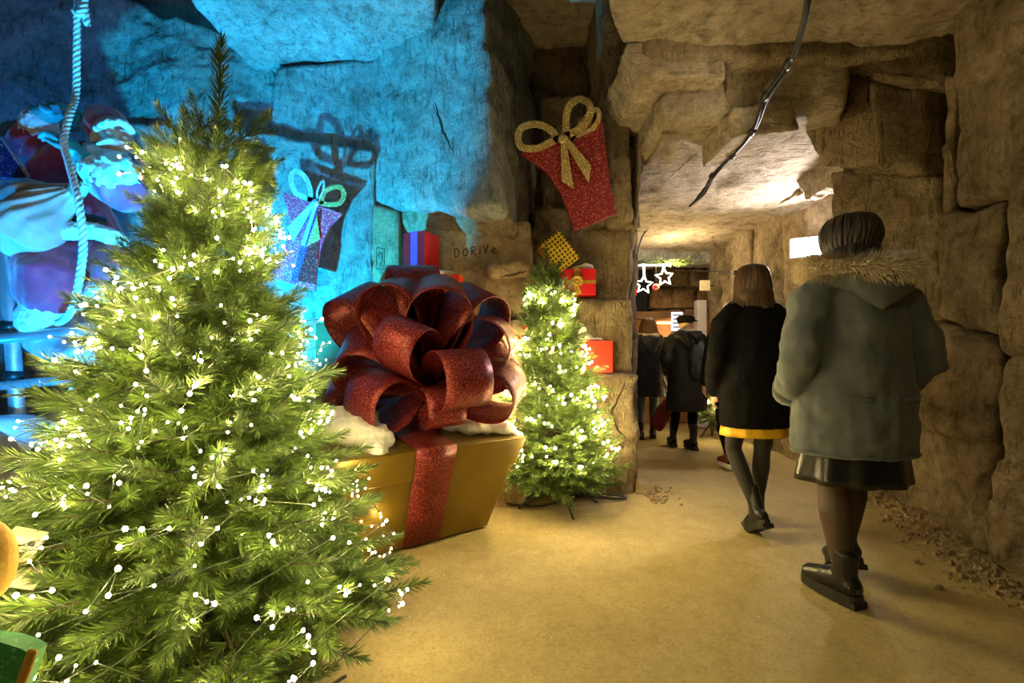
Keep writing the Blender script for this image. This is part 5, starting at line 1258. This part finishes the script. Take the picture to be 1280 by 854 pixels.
# ================================================================== passage fittings and the market beyond
t = thing('passage_lamp_fitting', 'bright white rectangular bulkhead lamp on the passage wall', 'lamp', (3.0, 4.55, 0))
lc = P(1020, 307, 4.50); lx = V((0.9, -0.42, 0)).normalized(); R_ = Matrix((lx, ZZ.cross(lx), ZZ)).transposed(); lo = lc - V((3.0, 4.55, 0))
mb = MB(); mb.box(lo, (0.40, 0.075, 0.165), R_); bevel(mb.build('diffuser', glow('lamp_white', (1.0, 0.93, 0.98), 20.0), t, False), .012, 3)
mb = MB(); mb.box(lo + R_ @ V((0, .052, 0)), (0.44, 0.04, 0.20), R_); bevel(mb.build('housing', WHITE, t, False), .01)
lamp('bulkhead_lamp', 'AREA', lc + R_ @ V((0, -.06, 0)), 62, (1.0, 0.91, 0.90), lc + R_ @ V((-.5, -1, .22)), 0.22)
lamp('bulkhead_lamp', 'POINT', lc + R_ @ V((0, -.22, .0)), 9, (1.0, 0.91, 0.90), None, 0.06)
# neon star lights
NEON = glow('neon_white', (0.92, 1.0, 0.82), 9.0)
def star_pts(px, py, r, Y, rot=0.0):
    out = []
    for k in range(10):
        a = PI / 2 + rot + k * PI / 5; q = r if k % 2 == 0 else r * .46; out.append(P(px + q * math.cos(a), py - q * math.sin(a), Y))
    return out
Yn = 6.6
for (lab, px, py, r, rot, top) in (('lower white neon star on the left of the pair over the stall', 804.5, 356, 11.5, -.06, 331), ('upper white neon star on the right of the pair over the stall', 830.5, 346.5, 11.5, .10, 331)):
    t = thing('neon_star', lab, 'light', group='neon stars over the stall'); s_ = star_pts(px, py, r, Yn, rot)
    mb = MB(); mb.tube(s_ + [s_[0]], .0115, 8, caps=False, round_caps=False); mb.build('star', NEON, t)
    mb = MB(); mb.tube([s_[0], P(px, top, Yn)], .016, 8); mb.build('drop_tube', NEON, t)
mb = MB(); mb.tube([P(789, 331.5, Yn), P(821, 331.5, Yn)], .014, 8); tag(mb.build('neon_bar', NEON), 'horizontal white neon tube above the left neon star', 'light')
mb = MB(); mb.tube([P(823, 331.5, Yn), P(838, 331.5, Yn)], .014, 8); tag(mb.build('neon_bar', NEON), 'short horizontal white neon tube above the right neon star', 'light')
# fir garland over the stars, red ornaments
t = thing('fir_garland', 'thin fir garland hanging along the lintel above the neon stars', 'garland'); mb = MB(); r3 = random.Random(4); pth = smooth_path([P(780, 326, 6.62), P(800, 328, 6.6), P(825, 325, 6.6), P(846, 330, 6.62), P(857, 324, 6.7)], 6)
for i in range(len(pth) - 1): sprig(mb, pth[i], (pth[i + 1] - pth[i]) + V((r3.uniform(-.02, .02), r3.uniform(-.05, .05), r3.uniform(-.03, .02))), .16, .05, 240, r3, .006)
me = mb.mesh('g'); me.materials.append(NEEDLE); me.materials.append(TWIG); link('needles', me, None, t, False)
mb = MB(); mb.tube(pth, .006, 5); mb.build('wire', WIRE, t)
t = thing('star_ornament', 'small red star ornament by the pillar edge', 'ornament'); s_ = star_pts(792.5, 364, 6.5, 6.57); mb = MB(); mb.poly(s_, V((0, .03, 0))); recalc(mb.build('star', RED2, t, False)); mb = MB(); mb.tube([s_[0], P(792.5, 327, 6.6)], .003, 4); mb.build('cord', WIRE, t)
t = thing('ball_ornament', 'round red ornament between the two neon stars', 'ornament'); mb = MB(); mb.ball(P(820, 359, 6.58), .052, 16, 10); mb.build('ball', RED2, t); mb = MB(); q = P(820, 359, 6.58); mb.tube(smooth_path([q + V((-.04, -.04, .03)), q + V((0, -.055, .01)), q + V((.02, -.05, -.02)), q + V((-.02, -.045, -.035))], 4), .010, 6); mb.build('swirl', WHITEP, t); mb = MB(); mb.tube([q + ZZ * .05, P(820, 327, 6.6)], .003, 4); mb.build('cord', WIRE, t)
# market stall under the end wall
WOOD = simple('stall_wood', (0.30, 0.15, 0.06), 0.6, 0, 0.3, 6, 0.2, 30)
t = thing('market_stall', 'lit wooden market stall at the end of the passage', 'stall', (0, 0, 0))
def bar(name, c, s, mat=WOOD): mb = MB(); mb.box(c, s); return bevel(mb.build(name, mat, t, False), .006)
bar('roof_beam', (3.0, 8.25, 1.93), (2.1, .10, .13)); bar('counter', (3.0, 8.3, .9), (2.0, .5, .06)); bar('back_board', (3.0, 8.75, 1.4), (2.0, .04, 1.0))
for x in (2.0, 2.95, 4.0): bar('post', (x, 8.25, 1.0), (.09, .09, 2.0))
for k in range(7): bar('front_plank', (2.15 + k * .29, 8.08, .44), (.27, .03, .86))
for k in range(2): bar('shelf', (3.0, 8.66, 1.25 + k * .32), (1.9, .16, .03))
lamp('stall_lamp', 'POINT', (3.0, 8.35, 1.75), 14, (1.0, .62, .25), None, .05)
mb = MB(); mb.tube([V((2.66, 8.3, 1.80)), V((2.90, 8.3, 1.80))], .02, 8); mb.build('lamp_tube', glow('stall_glow', (1, .55, .15), 8), t)
t = thing('price_board', 'white lit board behind the cap of the person in black', 'sign'); mb = MB(); mb.box(P(846, 402, 8.2), (.20, .03, .34)); mb.build('panel', glow('lit_board', (.8, .8, 1.0), 1.2), t, False)
for k in range(4): mb = MB(); mb.box(P(846, 394 + k * 5, 8.18), (.14 - .02 * (k % 2), .01, .02)); mb.build('text_line', simple('board_line', (.12, .10, .14), .7), t, False)
t = thing('white_post', 'pale painted post at the end of the stone wall', 'post'); mb = MB(); q = P(877, 410, 7.5); mb.box((q.x, 7.55, 1.05), (.16, .14, 2.1)); bevel(mb.build('post', simple('pale_paint', (.62, .60, .66), .6), t, False), .01); mb = MB(); mb.box((q.x, 7.55, .06), (.2, .18, .1)); mb.build('base', MATS['pale_paint'], t, False)
t = thing('wall_notice', 'small cream notice card sticking out from the stone wall', 'sign'); mb = MB(); q = P(881, 357, 6.9); mb.box(q, (.15, .02, .155)); mb.build('card', simple('cream_notice', (.70, .64, .48), .7), t, False); mb = MB(); mb.box(q + V((.10, .02, 0)), (.10, .012, .02)); mb.build('bracket', METAL_D, t, False)
# little dark tree with lights beyond the walkers
TF = V((2.88, 6.55, 0)); t = thing('christmas_tree', 'little dark lit tree against the far stone wall', 'christmas tree', TF); r3 = random.Random(2)
make_tree(t, 1.50, .25, lambda z: max(.06, .05 + (1.4 - z) * .16), 60, BOUGH_S, BLEN_S, r3, (0, 0), .3); stand(t, .2)
light_string('fairy_light_string', 'few warm lights on the little dark far tree', TF, cone_string(26, 1.2, .3, 5, lambda z: max(.06, .05 + (1.4 - z) * .16), r3, -PI / 2, 1.4), .011)
# ---------------------------------------------------------------- cables
CABLE = simple('black_cable', (.012, .012, .013), .45)
def cable(name, label, pts, r, n=8): mb = MB(); mb.tube(smooth_path(pts, 8), r, 7); return tag(mb.build(name, CABLE), label, 'cable')
t = thing('ceiling_cable', 'thick black cable bundle sagging across the passage ceiling', 'cable')
main = [P(1012, -30, 2.15), P(1003, 30, 2.3), P(985, 80, 2.5), P(957, 120, 2.68), P(940, 165, 3.0), P(915, 195, 3.34), P(890, 220, 3.70), P(878, 242, 4.08), P(862, 258, 4.40)]
mb = MB(); mb.tube(smooth_path(main, 8), .0115, 8); mb.build('cable', CABLE, t)
mb = MB(); mb.tube(smooth_path([p + V((.016, -.005, .012 * math.sin(i * 1.7))) for i, p in enumerate(main)], 8), .008, 7); mb.build('cable', CABLE, t)
mb = MB(); mb.tube(smooth_path([p + V((-.012 * math.cos(i * 2.1), -.01, .02 * math.sin(i * 2.4))) for i, p in enumerate(main[4:])], 8), .006, 6); mb.build('cable', CABLE, t)
for i in (2, 3, 4, 5, 6):
    mb = MB(); d = (main[i + 1] - main[i - 1]).normalized(); mb.tube([main[i] - d * .012, main[i] + d * .012], .024, 10); mb.build('cable_tie', CABLE, t)
cable('thin_cable', 'thin cable dropping from the yellow ceiling to the neon stars', [P(825, 264, 5.6), P(815, 280, 5.9), P(804, 294, 6.2), P(798, 312, 6.5), P(797, 330, 6.6)], .012)
cable('thin_cable', 'thin dark wire strung across the far stone wall', [P(846, 338, 6.8), P(878, 339, 6.75), P(915, 341, 6.0), P(950, 346, 5.5)], .006)
t = thing('junction_box', 'small dark junction box on the far stone wall', 'box', P(919, 341, 5.95)); mb = MB(); mb.box((0, 0, 0), (.05, .04, .05)); mb.build('box', METAL_D, t, False); mb = MB(); mb.tube(smooth_path([V((0, 0, -.02)), V((.05, -.01, -.09)), V((.09, -.02, -.10))], 4), .006, 5); mb.build('lead', CABLE, t)
cable('floor_cable', 'black cable coiled on the floor behind the small tree', [V((.40, 3.55, .02)), V((.62, 3.50, .03)), V((.80, 3.48, .02)), V((.88, 3.52, .02)), V((.78, 3.56, .03)), V((.60, 3.52, .045)), V((.5, 3.50, .03))], .011)
cable('floor_cable', 'black cable running from the small tree stand toward the gift', [V((.36, 3.40, .02)), V((.2, 3.30, .02)), V((.05, 3.32, .02)), V((-.1, 3.40, .02))], .009)
cable('floor_cable', 'black cable lying below the large tree at the front', [V((-.78, 1.35, .02)), V((-.70, 1.42, .05)), V((-.62, 1.40, .03)), V((-.55, 1.50, .02))], .006)
# ---------------------------------------------------------------- litter on the floor
def scatter(name, label, cat, mat, items):
    mb = MB()
    for p, kind, s_ in items:
        if kind == 'chip':
            R_ = Matrix.Rotation(random.random() * 6, 3, 'Z') @ Matrix.Rotation(random.uniform(-.4, .4), 3, 'X'); mb.box(p + ZZ * s_ * .25, (s_, s_ * .7, s_ * .6), R_, 0, .6)
        else:
            a = random.random() * PI; d = V((math.cos(a), math.sin(a), 0)) * s_; n_ = V((-d.y, d.x, 0)).normalized() * .0012
            mb.add([p - n_ + ZZ * .004, p + n_ + ZZ * .004, p + d + ZZ * .006], [(0, 1, 2)])
    o = mb.build(name, mat, None, False); return tag(o, label, cat, kind='stuff')
def fz(x, y): q = V((x, y, 0)); return 0.012 * noise.noise(q * 1.1) + 0.005 * noise.noise(q * 4.0) - 0.006
it = []
for i in range(1500):
    s_ = random.random() ** .8; x = 2.28 + s_ * .95; y = 1.9 + s_ * 1.95; off = abs(random.gauss(0, .12)); x -= off * .9; y += off * .4
    it.append((V((x, y, fz(x, y))), 'chip', random.choice((.008, .012, .016, .024, .035))))
for i in range(260):
    x, y = 1.06 + abs(random.gauss(0, .10)), 3.72 + random.gauss(0, .14); it.append((V((x, y, fz(x, y))), 'chip', random.choice((.008, .012, .018, .026))))
scatter('stone_crumbs', 'stone crumbs along the foot of the rock walls', 'rubble', LIME_S, it)
it = []
for i in range(900):
    x = random.uniform(-.7, 2.2); y = random.uniform(1.4, 3.4); it.append((V((x, y, fz(x, y))), 'straw', random.uniform(.008, .028)))
scatter('fallen_needles', 'fallen fir needles strewn over the sandy floor', 'litter', simple('dry_needle', (.16, .09, .03), .8), it)
it = []
for i in range(420):
    x = random.gauss(-.05, .45); y = random.gauss(2.1, .4); it.append((V((x, y, fz(x, y))), 'chip', random.choice((.003, .004, .006))))
scatter('cotton_crumbs', 'white cotton and glitter crumbs on the floor before the gift', 'litter', WHITEP, it)
bpy.data.scenes.remove(WORK)
